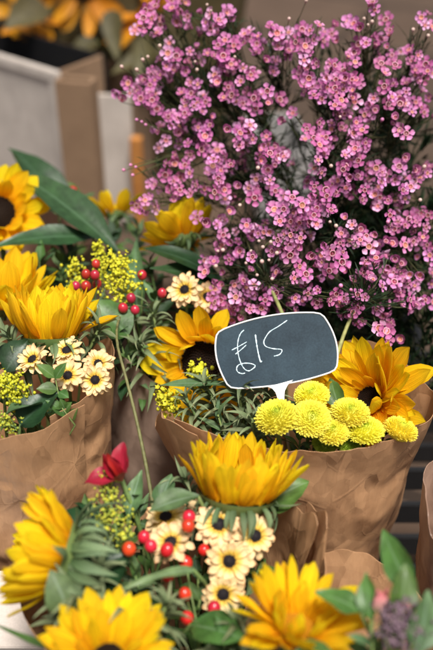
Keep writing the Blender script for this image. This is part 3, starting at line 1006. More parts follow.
def plume(label, b, path, n, spread, fs, m, name="goldenrod", cat="goldenrod", grp="feathery yellow sprays", seed=0, part="blossom_plume"):
    """path: points from the foot of the plume to its tip"""
    rr = random.Random(seed + 9)
    base = base_of(b)
    t = thing(name, label, cat, base, grp)
    mbs = MB()
    pts = bezier(base - base, (path[0] - base) * 0.6, path[0] - base, 8)[:-1] + [p - base for p in path]
    tube(mbs, pts, 0.0018, 0.0009, 6)
    mbf = MB()
    P = [p - base for p in path]
    ntw = max(8, n // 16)
    for i in range(ntw):
        f = (i + 0.5) / ntw
        g = f * (len(P) - 1)
        j = min(int(g), len(P) - 2)
        q = P[j].lerp(P[j + 1], g - j)
        ax = (P[j + 1] - P[j]).normalized()
        a = i * 2.4
        o = ax.orthogonal().normalized()
        o = o * math.cos(a) + ax.cross(o) * math.sin(a)
        ln = spread * (1.1 - 0.8 * f) * rr.uniform(0.7, 1.2)
        e = q + (o * 0.8 + ax * 0.7) * ln
        tube(mbs, bezier(q, q + o * ln * 0.5, e, 3), 0.0007, 0.0004, 4, cap=False)
        for k in range(n // ntw):
            h = rr.uniform(0.15, 1.05)
            c = q.lerp(e, h) + Vector((rr.gauss(0, 1), rr.gauss(0, 1), rr.gauss(0, 1))) * fs * 1.4
            s = fs * rr.uniform(0.6, 1.15)
            # a floret: a small cup of a few rays round a dot
            if k % 3 == 0:
                F = frame(c, (o + ax * 0.6 + Vector((rr.uniform(-.6, .6), rr.uniform(-.6, .6), rr.uniform(-.2, .8)))), rr.uniform(0, 6))
                for y in range(5):
                    mbf.add(*blade(s * 1.25, s * 0.8, PADDLEP, nu=1, nv=2, curl=0.3, curl0=0.4), M=F @ Matrix.Rotation(y * 1.2566, 4, 'Z'))
            else:
                ball(mbf, c, s * 0.62, s * 0.62, s * 0.7, 5, 4)
    link("stem", mbs.mesh("stem", M_STEM), t, Matrix.Translation(base))
    fo = link(part, mbf.mesh(part, m), t, Matrix.Translation(base))
    fo["kind"] = "stuff"
    return t


plume("pointed yellow green goldenrod spray standing in front of the red lily", 'B', [at(118, 552, .765), at(116, 528, .765), at(111, 505, .77), at(104, 474, .78)], 330, 0.024, 0.0022, M_GOLDG, seed=1)
plume("bright yellow goldenrod tuft beside the red berries near the big leaves", 'D', [at(122, 306, 1.0), at(121, 292, 1.0), at(119, 276, 1.0), at(117, 262, 1.0)], 420, 0.024, 0.0030, M_GOLD, seed=2)
plume("thin yellow goldenrod sprig on the far side of the crimson berries", 'D', [at(78, 292, 1.02), at(76, 278, 1.02), at(74, 262, 1.02)], 110, 0.010, 0.0030, M_GOLD, seed=3)
plume("yellow goldenrod spray lying at the rim of the folded paper", 'C', [at(32, 402, .86), at(20, 393, .86), at(8, 384, .86), at(-8, 378, .87)], 380, 0.018, 0.0026, M_GOLD, seed=4)
plume("yellow green goldenrod tips low beside the curled leaf", 'C', [at(18, 428, .84), at(8, 424, .84), at(-3, 420, .84)], 130, 0.012, 0.0022, M_GOLDG, seed=5)
plume("slim yellow goldenrod sprig above the crimson berries", 'D', [at(103, 285, 1.03), at(100, 262, 1.03), at(99, 245, 1.03)], 110, 0.010, 0.0030, M_GOLD, seed=6)
plume("small yellow goldenrod tips tucked in beside the long thin leaf", 'A', [at(178, 412, .92), at(170, 404, .92), at(163, 395, .92)], 120, 0.010, 0.0036, M_GOLD, seed=7)
plume("small yellow goldenrod tuft just below the large dark disc", 'A', [at(205, 386, .93), at(200, 378, .93), at(195, 370, .93)], 120, 0.010, 0.0036, M_GOLD, seed=8)
plume("fuzzy dusky mauve spray among the lily leaves at the front corner", 'G', [at(396, 660, .64), at(398, 635, .645), at(401, 612, .65)], 500, 0.024, 0.0026, M_MAUVE, "mauve_spray", "flower spray", None, seed=9)

# ------------------------------------------------------------------ berries


def berry_mesh(m):
    mb = MB()
    ball(mb, (0, 0, 0), 0.86, 0.86, 1.0, 14, 10)
    ball(mb, (0, 0, 1.0), 0.09, 0.09, 0.14, 6, 4)
    return mb.mesh("berry", m)


BER = [berry_mesh(M_BERRY), berry_mesh(M_BERRYC)]
BCAL = MB()
for i in range(5):
    BCAL.add(*blade(0.95, 0.55, LEAFP, nu=2, nv=4, curl=0.9, curl0=0.0, cup=0.3), M=Matrix.Translation((0, 0, -1.0)) @ Matrix.Rotation(i * 1.2566, 4, 'Z'))
BCAL = BCAL.mesh("calyx", M_BRACT)


def berries(label, b, joint, lst, r, kind=0, seed=0):
    base = base_of(b)
    t = thing("berry_sprig", label, "berry sprig", base, "red berry sprigs")
    mb = MB()
    tube(mb, bezier(Vector((0, 0, 0)), (joint - base) * 0.6 + Vector((0, 0, .03)), joint - base, 8), 0.0022, 0.0016, 6)
    for k, (px, py, d) in enumerate(lst):
        P = at(px, py, d)
        ax = ((P - joint).normalized() + UPV * 0.5 - FWD * 0.5 + RGT * rnd.uniform(-.4, .4)).normalized()
        rr = r * rnd.uniform(0.9, 1.1)
        F = frame(P, ax, rnd.uniform(0, 6)) @ Matrix.Scale(rr, 4)
        be = link("berry", BER[kind], t, F)
        link("calyx", BCAL, be, F)
        tube(mb, bezier(joint - base, P - base - ax * 0.02, P - base - ax * rr, 5), 0.0010, 0.0008, 5)
    link("stem", mb.mesh("stem", M_STEM), t, Matrix.Translation(base))
    return t


berries("sprig of shiny red berries between the goldenrod and the front daisies", 'B', at(150, 590, .77), [(129, 549, .745), (151, 546, .735), (144, 537, .755), (167, 550, .745), (168, 576, .74)], 0.0066)
berries("pair of red berries squeezed between the daisies under the front sunflower", 'B', at(188, 560, .80), [(189, 517, .765), (188, 526, .755), (204, 550, .765)], 0.0062)
berries("sprig of red berries hanging lowest below the front daisies", 'B', at(200, 640, .74), [(185, 594, .735), (214, 608, .735), (187, 618, .735), (186, 563, .76)], 0.0066)
berries("cluster of crimson berries beside the bright goldenrod tuft", 'D', at(92, 320, 1.02), [(96, 264, .995), (95, 275, .985), (86, 274, .985), (86, 286, .985), (76, 286, 1.0), (97, 284, 1.0)], 0.0062, 1)
berries("few crimson berries scattered on the far side of the goldenrod tuft", 'D', at(140, 340, 1.03), [(142, 275, 1.0), (131, 298, .985), (135, 310, .985), (123, 308, .98), (162, 293, 1.0)], 0.0060, 1)
berries("single red berry far back above the big leaves", 'E', at(80, 230, 1.18), [(73, 191, 1.16)], 0.0070, 1)

# ------------------------------------------------------------------ red lily flower, lily buds


def lily(label, b, P, N, L_, m, opened, cat="lily"):
    base = base_of(b)
    t = thing("lily", label, cat, base, "lilies in the front bouquets")
    F = frame(P, N, 0.4)
    for k in range(6):
        M = F @ Matrix.Rotation(k * 1.0472, 4, 'Z') @ Matrix.Translation((0, L_ * 0.05, 0)) @ Matrix.Rotation(R((78 - opened if k % 2 else 82) + rnd.uniform(-5, 5)), 4, 'X') @ Matrix.Scale(L_ * (1 if k % 2 else 0.92), 4)
        link("petal", blade_mesh("petal", m, 1.0, 0.66 if k % 2 else 0.52, LEAFP, nu=10, nv=16, curl=(-0.95 if k % 2 else 0.15) if opened > 12 else 0.35, cup=0.30, wave=0.035, twist=rnd.uniform(-.4, .4), seed=k), t, M)
    ax = Vector(N).normalized()
    link("stem", stem_mesh(base, P, ax, 0.0028, 0.0020, M_STEM), t, Matrix.Translation(base))
    return t


lily("half closed red lily flower standing above the goldenrod", 'B', at(122, 480, .775), nd(-.45, .75, .4), 0.033, M_RED, 20)
lily("closed lily bud with a pink tip between the green leaves", 'G', at(385, 618, .66), nd(-.15, .95, .1), 0.022, M_PINKBUD, 6)
lily("small greenish lily bud leaning towards the paper beside the pink tipped bud", 'G', at(398, 626, .655), nd(.4, .9, .1), 0.020, M_PINKBUD, 6)

# ------------------------------------------------------------------ leaves
for a in (
    ("huge dark leaf slanting across the back between the sunflowers", 'E', at(118, 252, 1.10), at(8, 168, 1.17), 0.052, nd(.35, .5, .8), M_LEAFD, LEAFP),
    ("dark leaf lying almost level under the huge leaf", 'E', at(95, 238, 1.12), at(-8, 247, 1.08), 0.036, nd(0, .5, .8), M_LEAFD, LEAFP),
    ("broad blurred leaf at the back below the white box", 'E', at(60, 215, 1.25), at(8, 148, 1.30), 0.060, nd(.3, .6, .7), M_LEAFD, HEARTP),
    ("dark glossy leaf reaching out from under the wax flowers", 'D', at(225, 285, 1.06), at(140, 248, 1.06), 0.034, nd(0, .8, .6), M_LEAFD, LEAFP),
    ("dark leaf below the glossy leaf and above the lone daisy", 'D', at(230, 285, 1.08), at(150, 268, 1.04), 0.040, nd(0, .6, .8), M_LEAFD, LEAFP),
    ("leaf standing upright beside the bright goldenrod tuft", 'D', at(140, 330, 1.02), at(137, 238, 1.09), 0.030, nd(-.5, .2, .8), M_LEAFG, LEAFP),
    ("broad leaf leaning over the far rim of the folded paper", 'D', at(128, 335, .98), at(88, 300, .98), 0.042, nd(.1, .5, .8), M_LEAF, HEARTP),
    ("long thin grey leaf reaching across the paper corner below the large disc", 'A', at(232, 385, .905), at(150, 387, .93), 0.013, nd(0, .8, .6), M_LEAFG, LANCEP),
    ("grey green leaf arched over the front daisies", 'B', at(199, 496, .775), at(147, 513, .765), 0.022, nd(-.1, .75, .65), M_LEAFG, LEAFP),
    ("mid green leaf held under the front sunflower against the paper flap", 'B', at(262, 505, .81), at(309, 482, .82), 0.036, nd(.1, .6, .8), M_LEAF, HEARTP),
    ("dark broad leaf in the heart of the front bouquet", 'B', at(88, 592, .745), at(130, 556, .75), 0.050, nd(-.2, .6, .75), M_LEAFD, HEARTP),
    ("dark leaf behind the side-on sunflower", 'B', at(62, 545, .77), at(100, 505, .79), 0.034, nd(.1, .4, .85), M_LEAFD, LEAFP),
    ("pale leaf bent up between the side-on sunflower and the low front one", 'B', at(70, 615, .70), at(50, 570, .70), 0.030, nd(.2, .5, .85), M_LEAFG, LEAFP),
    ("leaf beside the red lily's stalk", 'B', at(128, 520, .785), at(142, 470, .80), 0.018, nd(-.2, .4, .9), M_LEAFG, LEAFP),
    ("small rounded leaf against the paper behind the front sunflower", 'B', at(160, 505, .80), at(172, 474, .81), 0.020, nd(.1, .6, .8), M_LEAFG, HEARTP),
    ("dark leaf drooping below the front daisies", 'B', at(190, 625, .73), at(245, 640, .70), 0.034, nd(.1, .8, .6), M_LEAF, LEAFP),
    ("curved pale leaf running above the low front sunflower", 'B', at(195, 570, .735), at(122, 590, .71), 0.010, nd(0, .8, .6), M_LEAFG, LANCEP),
    ("curled leaf spilling over the rim of the folded paper", 'C', at(40, 405, .86), at(3, 418, .835), 0.030, nd(-.1, .9, .3), M_LEAFG, HEARTP),
    ("dark leaf behind the goldenrod of the folded paper", 'C', at(5, 372, .89), at(28, 340, .90), 0.034, nd(.2, .5, .85), M_LEAFD, LEAFP),
    ("dark leaf under the cream daisies of the folded paper", 'C', at(20, 425, .85), at(60, 392, .86), 0.034, nd(.0, .6, .8), M_LEAFD, HEARTP),
    ("tall pointed leaf rising highest at the front corner", 'G', at(413, 595, .67), at(383, 529, .70), 0.024, nd(-.45, .2, .85), M_LEAF, LEAFP),
    ("upright leaf in front of the tall pointed leaf", 'G', at(398, 622, .655), at(405, 563, .665), 0.024, nd(.2, .1, .95), M_LEAF, LEAFP),
    ("upright leaf between the flower and the pink tipped bud", 'G', at(372, 622, .66), at(366, 572, .675), 0.018, nd(-.4, .1, .9), M_LEAF, LEAFP),
    ("leaf with its tip folded over beside the front turned up sunflower", 'G', at(362, 612, .665), at(315, 592, .675), 0.024, nd(-.1, .85, .5), M_LEAF, LEAFP),
    ("leaf cut off by the corner beside the mauve spray", 'G', at(415, 655, .635), at(428, 590, .65), 0.030, nd(.3, .2, .9), M_LEAFG, LEAFP),
    ("dark leaf low under the turned up front sunflower", 'G', at(290, 668, .66), at(340, 660, .645), 0.036, nd(.1, .8, .6), M_LEAF, LEAFP),
    ("dark leaf between the pompoms and the foot of the sign", 'A', at(318, 442, .895), at(290, 400, .91), 0.030, nd(-.2, .3, .9), M_LEAFD, LEAFP),
    ("dark leaf deep behind the pompoms", 'A', at(365, 425, .92), at(343, 412, .92), 0.034, nd(0, .5, .85), M_LEAFD, HEARTP),
    ("small dark leaf in the paper under the wide open sunflower", 'A', at(395, 415, .93), at(375, 402, .94), 0.030, nd(0, .5, .85), M_LEAFD, LEAFP),
    ("green leaf behind the sunflower petals and beside the sign", 'A', at(340, 410, .90), at(331, 378, .915), 0.020, nd(-.4, .3, .85), M_LEAF, LEAFP),
):
    leaf_thing(a[0], a[1], a[2], a[3], a[4], a[5], a[6], a[7], curl=rnd.uniform(-0.9, -0.35), cup=rnd.uniform(0.15, 0.4), wave=0.0012, seed=rnd.randrange(999), twist=rnd.uniform(-.3, .3))
# a blade of grass at the front edge
leaf_thing("thin grass blade sticking out past the low front sunflower", 'B', at(62, 652, .68), at(-14, 620, .70), 0.007, nd(0, .9, .4), M_LEAF, LANCEP, curl=0.15, cup=0.1, wave=0, seed=3)

# small leaflets on a twig, in front of the daisies in the folded paper
base = base_of('C')
t = thing("leaflet_twig", "twig of small oval green leaflets in front of the cream daisies", "twig", base, None)
mb = MB()
tw = [at(75, 425, .85), at(62, 408, .855), at(58, 392, .858), at(55, 376, .86)]
tube(mb, [q - base for q in bezier(base, base + Vector((0, -0.02, .3)), tw[0], 6)] + [q - base for q in tw[1:]], 0.0014, 0.0007, 5)
link("stem", mb.mesh("stem", M_STEM), t, Matrix.Translation(base))
for (a, b_, w) in (((55, 378), (36, 364), .016), ((55, 379), (67, 362), .014), ((58, 390), (36, 389), .018), ((59, 392), (69, 398), .014), ((62, 404), (50, 408), .016), ((65, 412), (72, 402), .013), ((66, 412), (60, 398), .012), ((72, 420), (78, 408), .015), ((70, 418), (45, 400), .016)):
    p0, p1 = at(*a, .858), at(*b_, .852)
    y = (p1 - p0)
    L_ = y.length
    y.normalize()
    z = nd(rnd.uniform(-.4, .4), .5, .8)
    z = (z - y * z.dot(y)).normalized()
    x = y.cross(z)
    link("leaflet", blade_mesh("leaflet", M_LEAF, L_, w * 0.8, LEAFP, nu=4, nv=8, curl=-0.5, curl0=0.25, cup=0.25), t, Matrix(((x.x, y.x, z.x, p0.x), (x.y, y.y, z.y, p0.y), (x.z, y.z, z.z, p0.z), (0, 0, 0, 1))))


# spiky grey green sprigs with curling narrow leaves
def spiky(label, b, px, py, d, N, n, L_, seed, m=None):
    rr = random.Random(seed)
    base = base_of(b)
    P = at(px, py, d)
    ax = Vector(N).normalized()
    t = thing("spiky_sprig", label, "foliage sprig", base, "spiky grey green sprigs")
    foot = P - ax * 0.05
    mb = MB()
    tube(mb, [q - base for q in bezier(base, base.lerp(foot, .6) + Vector((0, 0, .02)), foot, 6)] + [P - base], 0.0022, 0.0014, 6)
    link("stem", mb.mesh("stem", M_STEM), t, Matrix.Translation(base))
    n = int(n * 1.35)
    for k in range(n):
        f = (k + 0.5) / n
        M = frame(P - ax * 0.05 * (1 - f) ** 1.3, ax, k * 2.4 + rr.uniform(-.3, .3)) @ Matrix.Rotation(R(10 + 60 * f ** 1.5 + rr.uniform(-12, 12)), 4, 'X') @ Matrix.Rotation(rr.uniform(-.4, .4), 4, 'Y')
        s = L_ * rr.uniform(0.75, 1.2) * (1.05 - 0.4 * f)
        link("leaf", rr.choice(SPIKE), t, M @ Matrix.Scale(s * 1.25, 4))


for k, a in enumerate((
    ("spiky sprig curling out right under the low corner of the price sign", 'A', 240, 392, .90, nd(-.1, .85, .45), 26, .040),
    ("spiky sprig between the large dark disc and the price sign", 'A', 207, 386, .915, nd(-.35, .85, .35), 26, .038),
    ("spiky sprig behind the foot of the price sign", 'A', 266, 398, .905, nd(.2, .85, .4), 24, .038),
    ("spiky sprig crowding the paper corner above the front sunflower", 'A', 186, 398, .905, nd(-.4, .8, .4), 18, .032),
    ("spiky sprig in the dark between sign and pompoms", 'A', 252, 418, .875, nd(-.1, .8, .5), 18, .034),
    ("spiky sprig at the edge under the closed sunflower of the folded paper", 'C', 10, 338, .91, nd(-.2, .8, .5), 22, .042),
    ("spiky sprig leaning over the back corner of the folded paper", 'C', 98, 330, .935, nd(.4, .75, .5), 20, .040),
    ("spiky sprig beside the sunflower with the large disc, over the dull paper", 'D', 140, 345, .975, nd(-.3, .75, .5), 22, .040),
    ("spiky sprig beneath the lone daisy", 'D', 152, 312, 1.0, nd(-.2, .85, .4), 18, .040),
    ("spiky sprig behind the side-on sunflower in the front bouquet", 'B', 88, 540, .76, nd(.1, .75, .6), 22, .036),
    ("spiky sprig in the gap below the red lily", 'B', 96, 572, .735, nd(.2, .75, .6), 20, .038),
    ("spiky sprig between the low front sunflower and the lowest berries", 'B', 165, 606, .715, nd(.15, .8, .55), 24, .036),
    ("spiky sprig beside the turned up front sunflower and lowest daisy", 'B', 236, 622, .715, nd(.1, .8, .55), 22, .034),
    ("spiky sprig curling above the low front sunflower", 'B', 128, 612, .70, nd(.0, .8, .55), 20, .040),
    ("spiky sprig at the back of the side-on sunflower's stem", 'B', 78, 598, .705, nd(.0, .75, .6), 20, .040),
    ("spiky sprig in the shade behind the front daisies", 'B', 185, 480, .815, nd(-.3, .8, .5), 18, .034),
)):
    spiky(*a, seed=k)

# leafy filler between the flowers
LEAFLETS = [blade_mesh("leaf", mm, 1.0, w, pf, nu=4, nv=8, curl=c, curl0=-c * .4, cup=.25, wave=.02, twist=tw, seed=k)
            for k, (mm, w, pf, c, tw) in enumerate(((M_LEAF, .42, LEAFP, -.7, .3), (M_LEAF, .34, LEAFP, -1.1, -.3), (M_LEAFG, .40, HEARTP, -.5, .2), (M_LEAFG, .24, LANCEP, -.9, -.5), (M_LEAFD, .42, LEAFP, -.6, .2)))]


def bush(label, b, px, py, d, N, n, L_, seed, pick=(0, 1, 2, 3, 4)):
    rr = random.Random(seed + 300)
    base = base_of(b)
    P = at(px, py, d)
    ax = Vector(N).normalized()
    t = thing("leafy_sprig", label, "foliage sprig", base, "leafy green sprigs between the flowers")
    foot = P - ax * 0.07
    mb = MB()
    tube(mb, [q - base for q in bezier(base, base.lerp(foot, .6) + Vector((0, 0, .02)), foot, 6)] + [P - base], 0.0020, 0.0010, 6)
    link("stem", mb.mesh("stem", M_STEM), t, Matrix.Translation(base))
    for k in range(n):
        f = (k + 0.5) / n
        M = frame(P - ax * 0.07 * (1 - f), ax, k * 2.4 + rr.uniform(-.4, .4)) @ Matrix.Rotation(R(5 + 55 * f ** 2 + rr.uniform(-15, 15)), 4, 'X') @ Matrix.Rotation(rr.uniform(-.4, .4), 4, 'Y')
        link("leaf", LEAFLETS[rr.choice(pick)], t, M @ Matrix.Scale(L_ * rr.uniform(0.7, 1.2) * (1.05 - 0.35 * f), 4))


for k, a in enumerate((
    ("leafy sprig under the lowest front daisy between the berries", 'B', 200, 600, .765, nd(.1, .75, .6), 14, .036),
    ("leafy sprig in the gap between goldenrod and shiny berries", 'B', 135, 575, .755, nd(-.1, .75, .6), 14, .034),
    ("leafy sprig filling the space behind the front daisies and the flap", 'B', 262, 560, .795, nd(.2, .75, .6), 12, .034),
    ("leafy sprig beside the lowest berries at the front edge", 'B', 225, 640, .715, nd(.1, .8, .6), 14, .034),
    ("leafy sprig behind the goldenrod under the red lily", 'B', 105, 520, .80, nd(-.1, .7, .6), 14, .034, (0, 2, 4)),
    ("leafy sprig under the cup shaped front sunflower", 'B', 190, 506, .82, nd(-.2, .7, .6), 12, .032, (0, 2, 4)),
    ("leafy sprig beneath the cream daisies of the folded paper", 'C', 62, 396, .895, nd(.1, .75, .6), 16, .030, (0, 1, 4)),
    ("leafy sprig beside the curled leaf of the folded paper", 'C', 30, 404, .885, nd(-.1, .75, .6), 14, .030, (0, 1, 4)),
    ("leafy sprig at the outer edge of the folded paper", 'C', 5, 392, .90, nd(-.2, .75, .6), 14, .032, (0, 1, 4)),
    ("leafy sprig in the bouquet of the large dark disc, next to the stalk", 'D', 128, 355, .985, nd(-.2, .75, .5), 14, .036),
    ("leafy sprig under the crimson berries", 'D', 100, 305, 1.0, nd(-.1, .75, .5), 14, .036),
    ("leafy sprig between the lone daisy and the goldenrod tuft", 'D', 155, 300, 1.03, nd(.0, .8, .5), 14, .036),
    ("leafy sprig under the glossy dark leaves", 'D', 205, 275, 1.07, nd(.1, .8, .4), 14, .036, (4, 0)),
    ("leafy sprig below the big leaf at the back", 'E', 60, 262, 1.09, nd(.0, .8, .4), 14, .040, (0, 4)),
    ("leafy sprig behind the half hidden yellow sunflower", 'E', 140, 228, 1.2, nd(.2, .8, .4), 14, .040, (0, 2, 4)),
    ("leafy sprig at the back beneath the white box", 'E', 80, 200, 1.24, nd(.0, .8, .4), 16, .044, (0, 1)),
    ("leafy sprig behind the cup shaped blurred sunflower", 'E', 40, 262, 1.08, nd(.1, .8, .5), 16, .044, (0, 4)),
    ("leafy sprig under the level dark leaf at the back", 'E', 70, 252, 1.12, nd(.2, .8, .4), 16, .044, (0, 4)),
    ("leafy sprig between the crimson berries and the upright sunflower", 'D', 80, 312, 1.0, nd(-.1, .8, .5), 14, .038, (0, 1, 4)),
    ("leafy sprig hugging the dull paper's rim over the stalk", 'D', 118, 335, .98, nd(-.2, .8, .5), 14, .036, (0, 1, 4)),
    ("leafy sprig beside the sunflower turned away under the wax flowers", 'D', 150, 262, 1.08, nd(-.1, .8, .5), 14, .040, (0, 4)),
    ("leafy sprig at the back below the orange wooden post", 'E', 112, 235, 1.2, nd(.1, .8, .5), 16, .044, (0, 1, 4)),
    ("leafy sprig behind the red lily against the dull paper", 'B', 138, 500, .80, nd(.0, .8, .5), 14, .034, (0, 2, 4)),
    ("leafy sprig between the goldenrod and the side-on sunflower", 'B', 88, 515, .79, nd(-.1, .8, .5), 16, .036, (0, 4)),
    ("leafy sprig in the heart of the front daisies", 'B', 198, 575, .785, nd(.0, .8, .5), 14, .034, (0, 1, 4)),
    ("leafy sprig beside the mauve spray at the front corner", 'G', 372, 640, .65, nd(-.1, .8, .5), 14, .034, (0, 2)),
    ("leafy sprig among the pompoms", 'A', 300, 440, .885, nd(.0, .75, .6), 14, .028, (1, 4)),
    ("leafy sprig between the last pompoms and the paper", 'A', 385, 432, .895, nd(.1, .75, .6), 12, .026, (1, 4)),
    ("leafy sprig under the spiky ones beside the sign", 'A', 218, 415, .895, nd(-.2, .75, .6), 14, .034, (3, 4)),
)):
    bush(*a[:7], k, *a[7:]) if len(a) == 7 else bush(a[0], a[1], a[2], a[3], a[4], a[5], a[6], a[7], k, *a[8:])

# loose stalk lying down the dull paper
base = at(150, 500, .80)
t = thing("loose_stalk", "loose thin green stalk lying across the dull paper between two bouquets", "stalk", base)
mb = MB()
pts = [at(156, 560, .83) - base] + bezier(at(152, 500, .862) - base, at(141, 430, .885) - base, at(121, 360, .905) - base, 14) + bezier(at(120, 356, .907) - base, at(112, 330, .93) - base, at(122, 312, 1.0) - base, 6)
tube(mb, pts, 0.0021, 0.0012, 7)
link("stalk", mb.mesh("stalk", M_LSTALK), t, Matrix.Translation(base))

# ------------------------------------------------------------------ price sign
PC = at(276, 350, 0.893)
SN = nd(-.10, .16, .98)


def onplane(px, py, off=0.0):
    dr = (FWD + RGT * ((px - 216.5) / FPX) + UPV * ((325 - py) / FPX))
    k = (PC - CAM).dot(SN) / dr.dot(SN)
    return CAM + dr * k + SN * off


sx = (onplane(328, 341) - onplane(222, 361)).normalized()
sy = SN.cross(sx).normalized()
SM = Matrix(((sx.x, sy.x, SN.x, PC.x), (sx.y, sy.y, SN.y, PC.y), (sx.z, sy.z, SN.z, PC.z), (0, 0, 0, 1)))
SI = SM.inverted()


def loc2(px, py):
    q = SI @ onplane(px, py)
    return (q.x, q.y)


corners = [loc2(217, 331.5), loc2(321.5, 312.5), loc2(336.5, 371), loc2(229.5, 389.5)]
bulge = [loc2(268, 315.5), loc2(336.5, 341), loc2(287, 384.5), loc2(216, 359)]
outline = []
for k in range(4):
    a, m_, b_ = Vector(corners[k]), Vector(bulge[k]), Vector(corners[(k + 1) % 4])
    c_ = m_ * 2 - (a + b_) * 0.5
    pts = bezier(a, c_, b_, 14)
    outline += pts[1:-1] if k < 0 else pts[:-1]
# round each corner a little
sm = []
n = len(outline)
for i in range(n):
    sm.append((outline[i - 1] + outline[i] * 2 + outline[(i + 1) % n]) / 4)
outline = sm
cen = sum(outline, Vector((0, 0))) / n


def inset(o, d):
    res = []
    for i in range(len(o)):
        tg = (o[(i + 1) % len(o)] - o[i - 1]).normalized()
        nn = Vector((tg.y, -tg.x))
        if nn.dot(cen - o[i]) < 0:
            nn = -nn
        res.append(o[i] + nn * d)
    return res


sign = thing("price_sign", "dark slate price tag with a white edge and chalked price standing in the bouquet", "price sign", Vector((PC.x + 0.03, PC.y - 0.02, 0.25)))
inn = inset(outline, 0.0013)
mb = MB()
for z, sgn in ((0.0008, 1), (-0.0012, -1)):
    vs = [Vector((p.x, p.y, z)) for p in inn] + [Vector((cen.x, cen.y, z))]
    mb.add(vs, [(i, (i + 1) % n, n)[::-sgn] for i in range(n)], [(p.x * 8, p.y * 8) for p in inn] + [(0, 0)])
link("board", mb.mesh("board", M_SLATE, smooth=False), sign, SM)
# the white edge: a rounded strip round the board
mb = MB()
prof = [(0.0001, 0.0), (-0.0002, 0.0014), (0.0004, 0.0022), (0.0010, 0.0022), (0.0015, 0.0014), (0.0015, -0.0016), (0.0008, -0.0022), (0.0003, -0.0016)]
rings = [[Vector((p.x, p.y, z)) for p in inset(outline, d)] for d, z in prof]
vs = [v for r_ in rings for v in r_]
fs = []
for j in range(len(prof)):
    for i in range(n):
        j2, i2 = (j + 1) % len(prof), (i + 1) % n
        fs.append((j * n + i, j * n + i2, j2 * n + i2, j2 * n + i))
mb.add(vs, fs)
link("edge", mb.mesh("edge", M_WHITEP), sign, SM)
# the holder: a flaring white foot and stake
mb = MB()
fx, fy = loc2(279, 388)
foot = [(fx - 0.0105, fy + 0.0030), (fx - 0.0065, fy + 0.0005), (fx - 0.0040, fy - 0.004), (fx - 0.0032, fy - 0.010), (fx - 0.0028, fy - 0.016), (fx - 0.0024, fy - 0.022),
        (fx + 0.0024, fy - 0.022), (fx + 0.0028, fy - 0.016), (fx + 0.0034, fy - 0.010), (fx + 0.0050, fy - 0.004), (fx + 0.0090, fy + 0.0012), (fx + 0.0150, fy + 0.0052)]
k = len(foot)
vs = [Vector((x, y, 0.0018)) for x, y in foot] + [Vector((x, y, -0.0022)) for x, y in foot]
fs = [(i + k, (i + 1) % k + k, (i + 1) % k, i) for i in range(k)]
h = k // 2
for i in range(h - 1):
    fs.append((i, i + 1, k - 2 - i, k - 1 - i))
    fs.append((i + k, k - 1 - i + k, k - 2 - i + k, i + 1 + k))
mb.add(vs, fs)
link("holder", mb.mesh("holder", M_WHITEP, smooth=False), sign, SM)
mb = MB()
tube(mb, bezier(SM @ Vector((fx, fy - 0.018, -0.0002)), SM @ Vector((fx, fy - 0.045, -0.0002)) + Vector((0, 0.012, 0)), Vector((0.095, 0.735, 0.22)), 10), 0.0024, 0.0018, 8)
link("stake", mb.mesh("stake", M_WHITEP), sign, Matrix.Identity(4))


def stroke(name, zoom_pts, w=0.00054):
    P2 = [Vector(loc2(225 + x * 0.16166, 312 + y * 0.16166)) for x, y in zoom_pts]
    # Catmull-Rom through the points
    pts = []
    for i in range(len(P2) - 1):
        p0, p1, p2, p3 = P2[max(i - 1, 0)], P2[i], P2[i + 1], P2[min(i + 2, len(P2) - 1)]
        for s in range(6):
            u = s / 6
            pts.append(0.5 * ((2 * p1) + (p2 - p0) * u + (2 * p0 - 5 * p1 + 4 * p2 - p3) * u * u + (3 * p1 - p0 - 3 * p2 + p3) * u ** 3))
    pts.append(P2[-1])
    mb = MB()
    rr = random.Random(len(pts))
    vs = []
    m = len(pts)
    for i, p in enumerate(pts):
        tg = (pts[min(i + 1, m - 1)] - pts[max(i - 1, 0)]).normalized()
        nn = Vector((-tg.y, tg.x))
        ww = w * rr.uniform(0.6, 1.3) * (0.75 if i in (0, m - 1) else 1)
        for s, z in ((-1, 0.00085), (-0.6, 0.00112), (0.6, 0.00112), (1, 0.00085)):
            q = p + nn * ww * s
            vs.append(Vector((q.x, q.y, z)))
    fs = [(i * 4 + j, i * 4 + j + 1, i * 4 + j + 5, i * 4 + j + 4) for i in range(m - 1) for j in range(3)]
    mb.add(vs, fs)
    return mb


st = stroke("", [(118, 112), (98, 132), (84, 165), (78, 210), (82, 260), (96, 310), (118, 350), (145, 365), (172, 352), (187, 333), (160, 320), (120, 318), (85, 328), (72, 350), (80, 372), (105, 382), (125, 378)])
for bar in ([(42, 237), (90, 212), (135, 186)], [(65, 262), (100, 234), (132, 205)]):
    s2 = stroke("", bar)
    st.add([Vector(v) + Vector((0, 0, 0.0002)) for v in s2.v], s2.f)
link("chalk_pound", st.mesh("chalk_pound", M_CHALK), sign, SM)
link("chalk_one", stroke("", [(188, 140), (196, 200), (207, 260), (220, 308), (228, 303)], 0.00066).mesh("chalk_one", M_CHALK), sign, SM)
link("chalk_five", stroke("", [(385, 52), (330, 90), (278, 122), (250, 160), (240, 190), (255, 215), (300, 228), (345, 232), (352, 245), (335, 265), (303, 274)]).mesh("chalk_five", M_CHALK), sign, SM)

# ------------------------------------------------------------------ things behind: boxes, bucket, crate


